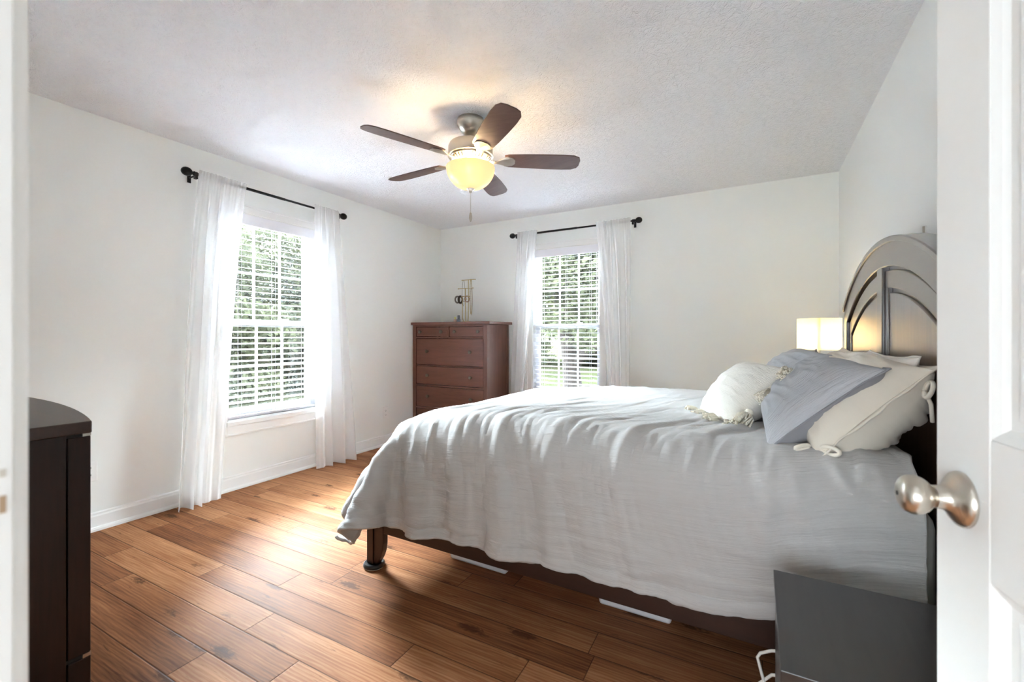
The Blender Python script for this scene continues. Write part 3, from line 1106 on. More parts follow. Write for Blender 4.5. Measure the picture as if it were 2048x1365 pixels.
for sg, lab in ((-1, 'black round furniture coaster under the near foot leg of the bed'), (1, 'black round furniture coaster under the far foot leg of the bed')):
    yo = HC + sg * (HC - RY) - sg * 0.022
    t = thing('furniture_coaster', lab, 'furniture coaster', (FXX + 0.006, yo, 0), 0, 'coasters under the foot legs of the bed')
    bm = bmesh.new()
    add_lathe(bm, [(0, 0.004), (0.051, 0.004), (0.053, 0.010), (0.051, 0.018), (0.046, 0.022), (0.0, 0.0195)], seg=32)
    obj('cup', bm, M['rubber'], t, smooth=40)
    bm = bmesh.new()
    add_lathe(bm, [(0, 0), (0.049, 0), (0.049, 0.004), (0, 0.004)], seg=32)
    obj('felt_pad', bm, M['felt'], t)

bm = boxes((FXX + 0.20, HX - 0.01, RY + 0.032, 2 * HC - RY - 0.032, 0.362, 0.66))
mt = obj('mattress', bm, M['mattress'], bevel=0.05, seg=4, smooth=60)
tag(mt, 'white mattress lying in the dark bed frame under the duvet', 'mattress')

# ------------------------------------------------------------------ duvet: a small cloth solver drapes it over the bed
def top_z(x):
    t = np.clip((x + 1.66) / 0.9, 0, 1)
    return 0.705 + 0.055 * (t * t * (3 - 2 * t))


def drape():
    h = 0.032
    x0, x1 = FXX - 0.40, 0.392
    y0, y1 = RY - 0.41, 2 * HC - RY + 0.45
    nx, ny = int((x1 - x0) / h) + 1, int((y1 - y0) / h) + 1
    gx, gy = np.meshgrid(np.linspace(x0, x1, nx), np.linspace(y0, y1, ny), indexing='ij')
    # the near edge is pulled up towards the head of the bed
    t = np.clip((gx + 1.7) / 2.1, 0, 1)
    ts = np.clip((t - 0.75) / 0.25, 0, 1)
    pull = -0.05 * np.sin(np.pi * t / 1.25) + 0.10 * ts * ts * (3 - 2 * ts)
    gyy = y0 + pull + (gy - y0) * (y1 - y0 - pull) / (y1 - y0)
    p = np.stack([gx, gyy, np.full_like(gx, 0.83)], -1)
    rest = p.copy()
    rng = np.random.RandomState(3)
    p[..., 2] += rng.uniform(-0.004, 0.004, gx.shape)
    prev = p.copy()
    cons = []
    def add(di, dj, k):
        for par in (0, 1):
            if di and not dj:
                I = np.arange(par * di, nx - di, 2 * di)
                if di == 2:
                    I = np.concatenate([I, I + 1])
                    I = I[I < nx - di]
                A = (I[:, None], np.arange(ny)[None, :])
                B = (I[:, None] + di, np.arange(ny)[None, :])
            elif dj and not di:
                J = np.arange(par * dj, ny - dj, 2 * dj)
                if dj == 2:
                    J = np.concatenate([J, J + 1])
                    J = J[J < ny - dj]
                A = (np.arange(nx)[:, None], J[None, :])
                B = (np.arange(nx)[:, None], J[None, :] + dj)
            else:
                I = np.arange(par, nx - 1, 2)
                J = np.arange(ny - 1)
                if dj > 0:
                    A = (I[:, None], J[None, :])
                    B = (I[:, None] + 1, J[None, :] + 1)
                else:
                    A = (I[:, None], J[None, :] + 1)
                    B = (I[:, None] + 1, J[None, :])
            L0 = np.linalg.norm(rest[A] - rest[B], axis=-1)
            cons.append((A, B, L0, k))
    add(1, 0, 1.0); add(0, 1, 1.0); add(1, 1, 0.35); add(1, -1, 0.35); add(2, 0, 0.25); add(0, 2, 0.25)
    lo = np.array([FXX - 0.005, RY - 0.002, 0.14])
    hi = np.array([0.7, 2 * HC - RY + 0.002, 0.0])
    th = 0.022
    rr = 0.13
    for step in range(260):
        vel = (p - prev) * 0.965
        prev = p.copy()
        p = p + vel
        p[..., 2] -= 0.0006
        for it in range(14):
            for A, B, L0, k in cons:
                d = p[B] - p[A]
                ln = np.linalg.norm(d, axis=-1) + 1e-9
                c = (0.5 * k * (ln - L0) / ln)[..., None] * d
                p[A] += c
                p[B] -= c
            # rounded block of mattress + rails
            if it % 3 == 2 or it == 13:
                zt = top_z(p[..., 0])
                c0 = np.stack([np.full_like(zt, (lo[0] + hi[0]) / 2), np.full_like(zt, (lo[1] + hi[1]) / 2), (lo[2] + zt) / 2], -1)
                hf = np.stack([np.full_like(zt, (hi[0] - lo[0]) / 2), np.full_like(zt, (hi[1] - lo[1]) / 2), (zt - lo[2]) / 2], -1)
                rel = p - c0
                # the foot end of the mattress is soft and set back from the rail
                gz = np.clip((p[..., 2] - 0.15) / 0.55, 0, 1)
                ft = np.clip((-0.9 - p[..., 0]) / 0.5, 0, 1)
                rel[..., 0] -= (-0.075 + 0.195 * gz * gz * (3 - 2 * gz)) * ft
                q = np.abs(rel) - (hf - rr)
                qp = np.maximum(q, 0)
                ol = np.linalg.norm(qp, axis=-1)
                inn = np.minimum(q.max(-1), 0)
                dist = ol + inn - rr
                pen = th - dist
                hit = pen > 0
                n = np.where(ol[..., None] > 1e-6, qp / (ol[..., None] + 1e-9), (q == q.max(-1, keepdims=True)).astype(float)) * np.sign(rel + 1e-12)
                p[hit] += n[hit] * pen[hit][:, None]
                # friction
                mv = p - prev
                tan = mv - (mv * n).sum(-1, keepdims=True) * n
                p[hit] -= 0.35 * tan[hit]
                fl = p[..., 2] < 0.03
                p[fl, 2] = 0.03
                # stay in front of the headboard
                p[..., 0] = np.minimum(p[..., 0], HX - 0.03)
    # the near foot corner of the stiff quilt stands out from the bed instead of hanging straight
    du = np.hypot(np.linspace(0, x1 - x0, nx)[:, None], np.linspace(0, y1 - y0, ny)[None, :])
    w = np.clip(1 - du / 0.75, 0, 1)
    w = w * w * (3 - 2 * w)
    p[..., 2] += 0.15 * w
    p[..., 0] -= 0.075 * w
    return p


def upsample(P, f):
    """Catmull-Rom upsampling of a vertex grid along axis 0"""
    n = P.shape[0]
    out = []
    for i in range(n - 1):
        a, b, c, d = P[max(i - 1, 0)], P[i], P[i + 1], P[min(i + 2, n - 1)]
        for k in range(f):
            t = k / f
            out.append(0.5 * ((2 * b) + (-a + c) * t + (2 * a - 5 * b + 4 * c - d) * t * t + (-a + 3 * b - 3 * c + d) * t ** 3))
    out.append(P[-1])
    return np.array(out)


def normals(P):
    du = np.gradient(P, axis=0)
    dv = np.gradient(P, axis=1)
    n = np.cross(du, dv)
    return n / (np.linalg.norm(n, axis=-1, keepdims=True) + 1e-9)


DP = drape()
DP = upsample(DP, 4)
DP = np.swapaxes(upsample(np.swapaxes(DP, 0, 1), 4), 0, 1)
NUx, NVy = DP.shape[:2]
seg_u = np.linalg.norm(np.diff(DP, axis=0), axis=-1).mean(1)
seg_v = np.linalg.norm(np.diff(DP, axis=1), axis=-1).mean(0)
U = np.concatenate([[0], np.cumsum(seg_u)])
V_ = np.concatenate([[0], np.cumsum(seg_v)])
NR = normals(DP)
disp = np.zeros((NUx, NVy))
for i in range(NUx):
    for j in range(NVy):
        u, v = U[i], V_[j]
        # creases that run over the near edge and drift towards the head
        wx = 0.25 * nz(u * 1.1, v * 1.4, 3.0)
        s = (u - 0.28 * max(v - 0.6, 0) + wx)
        r1 = 1 - abs(nz(s * 5.2, v * 0.9, 1.0)) * 2.6
        r1 = max(r1, 0) ** 2.5
        r2 = 1 - abs(nz(s * 13.0 + 0.3 * v, v * 2.1, 7.0)) * 2.8
        r2 = max(r2, 0) ** 2.5
        mask = 0.5 + 0.5 * nz(u * 1.3, v * 1.1, 11.0)
        r3 = max(1 - abs(nz(s * 21.0 - 0.8 * v, v * 4.0, 15.0)) * 2.8, 0) ** 2
        near = math.exp(-((v - 0.60) / 0.50) ** 2)
        big = nz(u * 1.6, v * 1.6, 5.0)
        disp[i, j] = (0.019 * r1 * mask + 0.012 * r2 * (1 - mask) + 0.006 * r3 * mask) * (0.45 + 0.75 * near) + 0.012 * big * (0.4 + 0.6 * near)
        # crisscross crinkles on the hanging side
        hang = max(0.0, 1 - v / 0.5)
        c1 = max(1 - abs(nz(u * 2.2 + v * 1.5, v * 13.0, 21.0)) * 3.0, 0) ** 2
        disp[i, j] += 0.008 * c1 * hang
        # stitched hem
        e = min(v, U[i], V_[-1] - v)
        if 0.035 < e < 0.055:
            disp[i, j] -= 0.003 * (1 - abs(e - 0.045) / 0.010)
        elif e <= 0.035:
            disp[i, j] += 0.003 + 0.003 * nz(u * 30, v * 30, 2.0)
sgn = 1.0 if NR[NUx // 2, NVy // 2, 2] > 0 else -1.0
DP = DP + sgn * NR * disp[..., None]
UVd = np.stack(np.meshgrid(U, V_, indexing='ij'), -1)
duvet = grid_object('duvet', DP, UVd, M['duvet'])
sd = duvet.modifiers.new('thick', 'SOLIDIFY')
sd.thickness = 0.014
sd.offset = 1.0 if sgn > 0 else -1.0
tag(duvet, 'light grey crinkled gauze duvet draped over the bed to near the floor', 'duvet')


# ------------------------------------------------------------------ pillows
def pillow(name, c, e_long, e_up, nrm, Lg, Wd, Th, mf, mb, label, cat, seed=0, wrk=0.006, group=None, sag=0.0, ear=0.0, flange=0.02, pw=2.3):
    """front and back panels meeting at a seam; n points to the front"""
    el, eu, n = Vector(e_long).normalized(), Vector(e_up).normalized(), Vector(nrm).normalized()
    root = thing(name, label, cat, c, 0, group)
    N = 72
    s = np.linspace(-1, 1, N)
    a, b = np.meshgrid(s, s, indexing='ij')
    prof = (np.clip(1 - np.abs(a) ** pw, 0, 1) ** 0.5) * (np.clip(1 - np.abs(b) ** pw, 0, 1) ** 0.55)
    pinch_a = 1 - 0.085 * (1 - np.abs(b) ** 2.0) * np.abs(a) ** 3
    pinch_b = 1 - 0.085 * (1 - np.abs(a) ** 2.0) * np.abs(b) ** 3
    X = a * Lg / 2 * pinch_a
    Y = b * Wd / 2 * pinch_b
    if ear:
        cr = (np.abs(a) ** 6) * (np.abs(b) ** 6)
        X = X * (1 + ear * cr)
        Y = Y * (1 + ear * cr)
    for side, mat, nm in ((1, mf, 'front_panel'), (-1, mb, 'back_panel')):
        Zt = np.zeros((N, N))
        for i in range(N):
            for j in range(N):
                w1 = max(1 - abs(nz(a[i, j] * 2.0 + seed, b[i, j] * 5.0, side * 3.0)) * 2.4, 0) ** 2
                w2 = nz(a[i, j] * 3 + seed, b[i, j] * 3, side * 9.0)
                edge = min(1.0, 3.5 * (1 - max(abs(a[i, j]), abs(b[i, j])))) 
                rip = math.sin(14 * (a[i, j] if abs(b[i, j]) > abs(a[i, j]) else b[i, j]) + seed) * 0.0
                Zt[i, j] = side * Th / 2 * prof[i, j] + edge * (wrk * w1 + wrk * 1.2 * w2) + 0.006 * rip + sag * (a[i, j] ** 2 - .3) * 0.5
        P = np.zeros((N, N, 3))
        for k in range(3):
            P[..., k] = X * el[k] + Y * eu[k] + Zt * n[k]
        UV = np.stack([(a + 1) / 2 * Lg * 1.4, (b + 1) / 2 * Wd * 1.4], -1)
        grid_object(nm, P, UV, mat, root)
    if flange:
        # seam welt all round
        bm = bmesh.new()
        ring_ = [(i, 0) for i in range(N)] + [(N - 1, j) for j in range(1, N)] + [(i, N - 1) for i in range(N - 2, -1, -1)] + [(0, j) for j in range(N - 2, 0, -1)]
        inner, outer = [], []
        for i, j in ring_:
            rip = 0.0
            z = 0.006 * rip + sag * (a[i, j] ** 2 - .3) * 0.5
            q = el * X[i, j] + eu * Y[i, j] + n * z
            dr = (el * (a[i, j] ** 5) + eu * (b[i, j] ** 5))
            dr = dr.normalized() if dr.length > 0 else dr
            inner.append(bm.verts.new(q))
            outer.append(bm.verts.new(q + dr * flange + n * 0.010 * nz(a[i, j] * 3 + seed, b[i, j] * 3, 0.3)))
        m = len(inner)
        for k in range(m):
            bm.faces.new((inner[k], inner[(k + 1) % m], outer[(k + 1) % m], outer[k]))
        o = obj('seam_edge', bm, mb, root, smooth=180)
        md = o.modifiers.new('thick', 'SOLIDIFY')
        md.thickness = 0.004
        md.offset = 0
    return root


def up_from(deg):
    """lean: 90 = upright, smaller leans back towards the headboard (+x)"""
    r = R(deg)
    return (math.cos(r), 0, math.sin(r)), (-math.sin(r), 0, math.cos(r))


eu, en = up_from(70)
pillow('pillow', (0.350, 2.02, 0.905), (0, 1, 0), eu, en, 0.66, 0.37, 0.16, M['white_cotton'], M['white_cotton'],
       'white pillow wedged upright between the cream sham and the headboard', 'pillow', 1, 0.006, flange=0.006)
eu, en = up_from(70)
pillow('pillow', (0.350, 2.74, 0.885), (0, 1, 0), eu, en, 0.66, 0.40, 0.16, M['cream_linen'], M['cream_linen'],
       'cream pillow behind the far blue grey sham against the headboard', 'pillow', 14, 0.006, flange=0.006)
eu, en = up_from(47)
cream = pillow('pillow_sham', (0.290, 1.965, 0.905), (0, 1, 0), eu, en, 0.70, 0.38, 0.30, M['cream_linen'], M['cream_linen'],
               'cream linen pillow sham with tie loops slumped on the near side', 'pillow', 4, 0.012, ear=0.04, flange=0.018, pw=2.8)
def tie(parent, pts, w=0.006):
    bm = bmesh.new()
    add_tube(bm, pts, w, 8)
    for v_ in bm.verts:
        pass
    o = obj('tie_loop', bm, M['cream_linen'], parent, smooth=180)
    return o
def loop_pts(c, d1, d2, ra, rb, n=18):
    return [Vector(c) + Vector(d1) * (ra * (1 - math.cos(2 * PI * k / n)) ) + Vector(d2) * rb * math.sin(2 * PI * k / n) for k in range(n + 1)]
tie(cream, loop_pts((-0.12, -0.335, -0.105), (0.75, -0.55, -0.1), (0.3, 0.1, 0.6), 0.028, 0.016))
tie(cream, loop_pts((-0.15, -0.330, -0.105), (-0.75, -0.45, -0.1), (0.3, 0.1, 0.5), 0.024, 0.012))
tie(cream, loop_pts((0.115, -0.345, 0.085), (0.35, -0.5, 0.2), (0.2, 0.1, 0.9), 0.018, 0.024))
tie(cream, [(0.115, -0.345, 0.085), (0.125, -0.36, 0.05), (0.13, -0.352, 0.0)], 0.005)

eu, en = up_from(42)
pillow('pillow_sham', (0.178, 1.985, 0.912), (0, 1, 0), eu, en, 0.70, 0.39, 0.225, M['sham_gauze'], M['sham_plain'],
       'nearer blue grey gauze pillow sham leaning in front of the cream one', 'pillow', 7, 0.007, 'blue grey gauze shams', ear=0.03, flange=0.010, pw=2.8)
eu, en = up_from(48)
pillow('pillow_sham', (0.155, 2.735, 0.905), (0, 1, 0), eu, en, 0.66, 0.40, 0.26, M['sham_gauze'], M['sham_plain'],
       'farther blue grey gauze pillow sham behind the white tasselled cushion', 'pillow', 9, 0.007, 'blue grey gauze shams', ear=0.05, flange=0.012)

# white cushion with tassels
eu, en = up_from(44)
ny_ = Vector((-0.90, -0.42, 0)).normalized()           # the cushion is turned a little towards the door
EL, EU, EN = Vector((-0.42, 0.90, 0)).normalized(), -ny_ * math.cos(R(46)) + Vector((0, 0, math.sin(R(46)))), ny_ * math.sin(R(46)) + Vector((0, 0, math.cos(R(46))))
cu = pillow('tassel_cushion', (-0.058, 2.135, 0.892), EL, EU, EN, 0.38, 0.335, 0.185, M['woven_white'], M['woven_white'],
            'white woven throw cushion with chunky tassels at the front of the pillows', 'cushion', 12, 0.004, flange=0.0)


def tassel(parent, base, d, length, spread, seed):
    rnd = random.Random(seed)
    base, d = Vector(base), Vector(d).normalized()
    a = d.orthogonal().normalized()
    b = d.cross(a)
    bm = bmesh.new()
    bmesh.ops.create_icosphere(bm, subdivisions=2, radius=0.0175, matrix=Matrix.Translation(base + d * 0.012))
    add_tube(bm, [base + d * 0.018, base + d * 0.025], 0.0105, 10)
    for k in range(90):
        t = 2 * PI * rnd.random()
        r = math.sqrt(rnd.random())
        q = a * math.cos(t) * r + b * math.sin(t) * r
        p0 = base + d * 0.018 + q * 0.009
        p1 = base + d * (0.018 + length * 0.5) + q * spread * 1.0
        p2 = base + d * (0.018 + length * rnd.uniform(0.85, 1.05)) + q * spread + Vector((rnd.uniform(-1, 1), rnd.uniform(-1, 1), rnd.uniform(-.6, .6))) * 0.006
        add_tube(bm, [p0, p1, p2], 0.0028, 5)
    obj('tassel', bm, M['tassel'], parent, smooth=60)


for k, (e_, u_, dr, ln, sp) in enumerate((
        (0.17, -0.160, (-0.5, -0.5, 0.0), 0.066, 0.026), (0.065, -0.160, (-0.55, -0.65, 0.0), 0.064, 0.026),
        (-0.065, -0.160, (-0.6, -0.75, 0.05), 0.066, 0.028), (-0.19, -0.160, (-0.15, -1.0, 0.05), 0.066, 0.028),
        (-0.19, -0.07, (-0.35, -0.9, -0.45), 0.066, 0.028), (-0.19, 0.06, (-0.35, -0.9, -0.35), 0.064, 0.027),
        (-0.185, 0.165, (-0.2, -0.9, -0.1), 0.062, 0.025))):
    tassel(cu, EL * e_ * 0.93 + EU * u_ * 0.93, dr, ln * 1.15, sp * 1.2, 20 + k)

# ------------------------------------------------------------------ near nightstand, far nightstand, lamp
def nightstand(x0, x1, y0, y1, h, label):
    t = thing('nightstand', label, 'nightstand', (x0, y0, 0), 0, 'black brown nightstands beside the bed')
    w, d = x1 - x0, y1 - y0
    obj('top', boxes((0, w, 0, d, h - 0.024, h)), M['blackbrown'], t, bevel=0.0015)
    obj('body', boxes((0.012, w - 0.004, 0.006, 0.024, 0.05, h - 0.025), (0.012, w - 0.004, d - 0.024, d - 0.006, 0.05, h - 0.025),
                      (w - 0.02, w - 0.006, 0.024, d - 0.024, 0.05, h - 0.025), (0.02, w - 0.01, 0.024, d - 0.024, 0.05, 0.07)), M['blackbrown'], t, bevel=0.001)
    for z0, z1 in ((0.075, 0.278), (0.282, h - 0.03)):
        dr = obj('drawer', boxes((0.004, 0.022, 0.008, d - 0.008, z0, z1), (0.022, w - 0.04, 0.03, d - 0.03, z0 + 0.02, z1 - 0.03)), M['blackbrown'], t, bevel=0.0015)
    for a, b in ((0.02, 0.014), (w - 0.055, 0.014), (0.02, d - 0.049), (w - 0.055, d - 0.049)):
        obj('leg', boxes((a, a + 0.035, b, b + 0.035, 0, 0.05)), M['blackbrown'], t)
    return t


nightstand(0.038, 0.535, 0.958, 1.362, 0.52, 'black brown nightstand beside the door at the bottom right')
NF = 0.62
nightstand(0.10, 0.535, 3.33, 3.76, NF, 'black brown nightstand under the glowing lamp on the far side')
lamp = thing('table_lamp', 'small lit table lamp with cream drum shade beside the headboard', 'lamp', (0.36, 3.545, NF))
bm = bmesh.new()
add_lathe(bm, [(0, 0), (0.065, 0), (0.065, 0.01), (0.055, 0.016), (0.012, 0.02), (0, 0.02)], seg=28)
obj('base', bm, M['nickel'], lamp, smooth=40)
bm = bmesh.new()
add_tube(bm, [(0, 0, 0.015), (0, 0, 0.52)], 0.007, 12)
obj('stem', bm, M['satin_nickel'], lamp, smooth=50)
g = NT('lit_lamp_shade')
tcn = g.n('ShaderNodeTexCoord')
hn = g.noise(tcn.outputs['Object'], 120, 2)
d_ = g.n('ShaderNodeBsdfDiffuse')
d_.inputs[0].default_value = srgb(250, 244, 226)
t_ = g.n('ShaderNodeBsdfTranslucent')
g.l(g.mix(hn, srgb(255, 246, 224), srgb(252, 238, 210)), t_.inputs[0])
m_ = g.n('ShaderNodeMixShader')
m_.inputs[0].default_value = 0.55
g.l(d_.outputs[0], m_.inputs[1])
g.l(t_.outputs[0], m_.inputs[2])
g.l(m_.outputs[0], g.out.inputs[0])
M['shade'] = g.m
bm = bmesh.new()
SR, z0, z1 = 0.124, 1.049 - NF, 1.256 - NF
add_lathe(bm, [(SR, z0), (SR, z1), (SR - 0.0025, z1), (SR - 0.0025, z0), (SR, z0)], seg=48)
sh = obj('lamp_shade', bm, M['shade'], lamp, smooth=40)
bm = bmesh.new()
aa = math.atan2(-3.545, -0.36) 
for k in range(4):
    pass
pts0, pts1 = [], []
for k in range(5):
    an = aa + (k - 2) * 0.035
    pts0.append(bm.verts.new(((SR + 0.001) * math.cos(an), (SR + 0.001) * math.sin(an), z0)))
    pts1.append(bm.verts.new(((SR + 0.001) * math.cos(an), (SR + 0.001) * math.sin(an), z1)))
for k in range(4):
    bm.faces.new((pts0[k], pts0[k + 1], pts1[k + 1], pts1[k]))
obj('shade_seam', bm, M['shade'], sh)
bm = bmesh.new()
for k in range(3):
    an = 2 * PI * k / 3
    add_tube(bm, [(0, 0, 0.52), ((SR - 0.003) * math.cos(an), (SR - 0.003) * math.sin(an), z1 - 0.02)], 0.0014, 5)
obj('shade_spider', bm, M['nickel'], lamp)
g = NT('lit_bulb')
em = g.n('ShaderNodeEmission')
em.inputs[0].default_value = (1.0, 0.90, 0.72, 1)
em.inputs[1].default_value = 3.6
g.l(em.outputs[0], g.out.inputs[0])
M['bulb'] = g.m
bm = bmesh.new()
add_lathe(bm, [(0, 0.455), (0.013, 0.455), (0.014, 0.475), (0.028, 0.51), (0.030, 0.53), (0.022, 0.553), (0, 0.563)], seg=24)
obj('bulb', bm, M['bulb'], lamp, smooth=60)

# ------------------------------------------------------------------ cords
bm = bmesh.new()
pts = [(0.115, 1.385, 0.305), (0.07, 1.395, 0.29), (0.035, 1.40, 0.278), (0.008, 1.40, 0.262), (0.001, 1.40, 0.248), (0.010, 1.395, 0.215), (0.022, 1.385, 0.175), (0.026, 1.38, 0.13),
       (0.01, 1.39, 0.06), (0.03, 1.40, 0.008), (0.10, 1.41, 0.006)]
add_tube(bm, pts, 0.0042, 8)
pts = [(0.09, 1.388, 0.235), (0.035, 1.395, 0.215), (0.012, 1.392, 0.19), (-0.02, 1.39, 0.155), (-0.03, 1.40, 0.08), (0.0, 1.42, 0.006), (0.12, 1.44, 0.006)]
add_tube(bm, pts, 0.0042, 8)
tag(obj('power_cord', bm, M['cord'], smooth=60), 'white power cord looping out beside the near nightstand', 'cord')
bm = bmesh.new()
add_tube(bm, [(0.395, 1.475, 0.62), (0.43, 1.43, 0.585), (0.47, 1.42, 0.52), (0.545, 1.42, 0.30), (0.545, 1.42, 0.006), (0.50, 1.42, 0.004)], 0.003, 8)
tag(obj('charging_cable', bm, M['cord'], smooth=60), 'thin pale cable hanging between the duvet and the door edge', 'cable')

# ------------------------------------------------------------------ bow-front dresser on the left
DR, DL, DTOP = -1.79, -3.36, 0.88
dres = thing('dresser', 'espresso bow front dresser at the left edge beside the doorway', 'dresser', (DR, FY + 0.03, 0))
do = Vector(dres.location)
def bow(x):
    t = (x - DR) / (DL - DR)
    return 0.555 + 0.088 * (1 - (2 * t - 1) ** 2)
def bow_prism(bm, x0, x1, ya, off, z0, z1, n=30):
    """plan outline: straight back at ya, bowed front at bow(x)+off"""
    poly = [Vector((x0, ya, z0)) - do, Vector((x1, ya, z0)) - do]
    for i in range(n + 1):
        x = x1 + (x0 - x1) * i / n
        poly.append(Vector((x, bow(x) + off, z0)) - do)
    add_prism(bm, poly, (0, 0, z0), (0, 0, z1))
bm = bmesh.new()
bow_prism(bm, DL, DR, FY + 0.03, 0.0, DTOP - 0.036, DTOP)
obj('top', bm, M['espresso_top'], dres, bevel=0.003)
bm = bmesh.new()
for x0, x1 in ((DR - 0.022, DR - 0.002), (DL + 0.002, DL + 0.022)):
    add_box(bm, x0 - do.x, x1 - do.x, 0.0, 0.498 - do.y, 0.0, DTOP - 0.036)
add_box(bm, DL + 0.022 - do.x, DR - 0.022 - do.x, 0.0, 0.01, 0.05, DTOP - 0.036)
add_box(bm, DL + 0.022 - do.x, DR - 0.022 - do.x, 0.01, 0.40, 0.05, 0.07)
add_box(bm, DL + 0.022 - do.x, DR - 0.022 - do.x, 0.01, 0.38, DTOP - 0.06, DTOP - 0.04)
obj('carcass', bm, M['espresso'], dres, bevel=0.002)
for x0, x1 in ((DR - 0.002 - 0.5, DR - 0.001), (DL + 0.53, DR - 0.506), (DL + 0.001, DL + 0.526)):
    for z0, z1 in ((0.172, 0.835), (0.03, 0.160)):
        bm = bmesh.new()
        bow_prism(bm, x0, x1, 0.501, -0.003, z0, z1, 10)
        d = obj('drawer', bm, M['espresso'], dres, bevel=0.003)
bm = bmesh.new()
bow_prism(bm, DL + 0.006, DR - 0.006, 0.49, -0.012, 0.16, 0.172)
bow_prism(bm, DL + 0.006, DR - 0.006, 0.49, -0.012, 0.835, DTOP - 0.036)
obj('drawer_gap', bm, M['dark_gap'], dres)
for z0, z1 in ((0.1605, 0.1715), (0.8355, 0.8435)):
    obj('metal_trim', boxes((-0.016, -0.0005, 0.534 - do.y, 0.553 - do.y, z0, z1)), M['nickel'], dres)
for x in (DR - 0.05, DL + 0.01):
    for y in (FY + 0.04, 0.45):
        obj('foot', boxes((x - do.x, x + 0.04 - do.x, y - do.y, y + 0.04 - do.y, 0, 0.03)), M['espresso'], dres)

# ------------------------------------------------------------------ storage boxes under the bed
g = NT('frosted_plastic')
p = g.pbr(srgb(236, 238, 242), 0.3, 0.0, None, 0.4)
M['frosted'] = g.m
def bin_(x0, x1, label):
    t = thing('storage_box', label, 'storage box', ((x0 + x1) / 2, 1.815, 0), 0, 'plastic boxes under the bed')
    w = (x1 - x0) / 2
    bm = bmesh.new()
    poly = []
    A = [bm.verts.new(p) for p in ((-w + .012, 0.0, 0), (w - .012, 0.0, 0), (w - .012, 0.5, 0), (-w + .012, 0.5, 0))]
    B = [bm.verts.new(p) for p in ((-w, -0.01, 0.125), (w, -0.01, 0.125), (w, 0.51, 0.125), (-w, 0.51, 0.125))]
    bm.faces.new(list(reversed(A)))
    bm.faces.new(B)
    for k in range(4):
        bm.faces.new((A[k], A[(k + 1) % 4], B[(k + 1) % 4], B[k]))
    obj('tub', bm, M['frosted'], t, bevel=0.012, seg=3, smooth=50)
    obj('lid', boxes((-w - .008, w + .008, -0.018, 0.518, 0.125, 0.145)), M['frosted'], t, bevel=0.005)
bin_(-1.385, -1.035, 'frosted plastic box under the foot end of the bed')
bin_(-0.60, -0.285, 'frosted plastic box under the middle of the bed')

# ------------------------------------------------------------------ wall plates
def outlet(y, z, label):
    t = thing('wall_outlet', label, 'outlet', (LX, y, z), 0, 'white outlets on the left wall')
    obj('plate', boxes((0, 0.006, -0.036, 0.036, -0.059, 0.059)), M['plastic_white'], t, bevel=0.003)
    for dz in (-0.021, 0.021):
        bm = bmesh.new()
        add_box(bm, 0.005, 0.0075, -0.0165, 0.0165, dz - 0.014, dz + 0.014)
        s = obj('socket', bm, M['plastic_white'], t, bevel=0.004)
        obj('slots', boxes((0.0070, 0.0080, -0.008, -0.0058, dz - 0.003, dz + 0.007), (0.0070, 0.0080, 0.0058, 0.008, dz - 0.003, dz + 0.006),
                           (0.0070, 0.0080, -0.0025, 0.0025, dz - 0.010, dz - 0.006)), M['slot'], s)
outlet(3.37, 0.34, 'white wall outlet between the tall chest and the left window curtain')
outlet(1.037, 0.35, 'white wall outlet peeking out right of the dark dresser')
t = thing('wall_hook', 'small white hook plate on the wall above the headboard', 'hook', (RX, 2.245, 1.535))
obj('plate', boxes((-0.004, 0, -0.009, 0.009, -0.028, 0.028)), M['plastic_white'], t, bevel=0.001)
obj('arm', boxes((-0.011, -0.004, -0.009, -0.005, -0.026, 0.026)), M['nickel'], t)

# ------------------------------------------------------------------ ceiling fan
FXc, FYc = -1.504, 2.189
fan = thing('ceiling_fan', 'five blade ceiling fan with nickel body and glowing amber bowl light', 'ceiling fan', (FXc, FYc, CZ))
bm = bmesh.new()
add_lathe(bm, [(0, 0), (0.080, 0), (0.081, -0.012), (0.079, -0.020), (0.081, -0.022), (0.078, -0.036), (0.066, -0.062), (0.046, -0.083), (0.030, -0.094), (0.0, -0.096)], seg=40)
obj('canopy', bm, M['nickel'], fan, smooth=35)
bm = bmesh.new()
add_tube(bm, [(0, 0, -0.08), (0, 0, -0.16)], 0.0135, 14)
add_lathe(bm, [(0, -0.115), (0.025, -0.118), (0.035, -0.135), (0.035, -0.15)], seg=24)
obj('downrod', bm, M['nickel'], fan, smooth=40)
bm = bmesh.new()
add_lathe(bm, [(0, -0.130), (0.060, -0.132), (0.105, -0.139), (0.126, -0.150), (0.133, -0.166), (0.133, -0.215), (0.137, -0.217), (0.137, -0.223), (0.131, -0.226), (0.0, -0.227)], seg=48)
obj('motor_housing', bm, M['nickel'], fan, smooth=35)
bm = bmesh.new()
add_lathe(bm, [(0, -0.226), (0.128, -0.226), (0.128, -0.236), (0.105, -0.254), (0.080, -0.258), (0.0, -0.258)], seg=48)
vr = obj('vent_plate', bm, M['nickel'], fan, smooth=35)
for k in range(36):
    if k % 6 == 5:
        continue
    bm = bmesh.new()
    an = 2 * PI * k / 36
    c, s = math.cos(an), math.sin(an)
    q = [(0.108, -0.2535), (0.126, -0.2390)]
    w = 0.0028
    V4 = []
    for rr_, zz in q:
        for sg in (-1, 1):
            V4.append(bm.verts.new((c * rr_ - s * w * sg, s * rr_ + c * w * sg, zz - 0.0012)))
    bm.faces.new((V4[0], V4[1], V4[3], V4[2]))
    obj('vent_slot', bm, M['dark_gap'], vr)
bm = bmesh.new()
add_lathe(bm, [(0, -0.258), (0.062, -0.258), (0.066, -0.268), (0.058, -0.285), (0.058, -0.292), (0.0, -0.292)], seg=40)
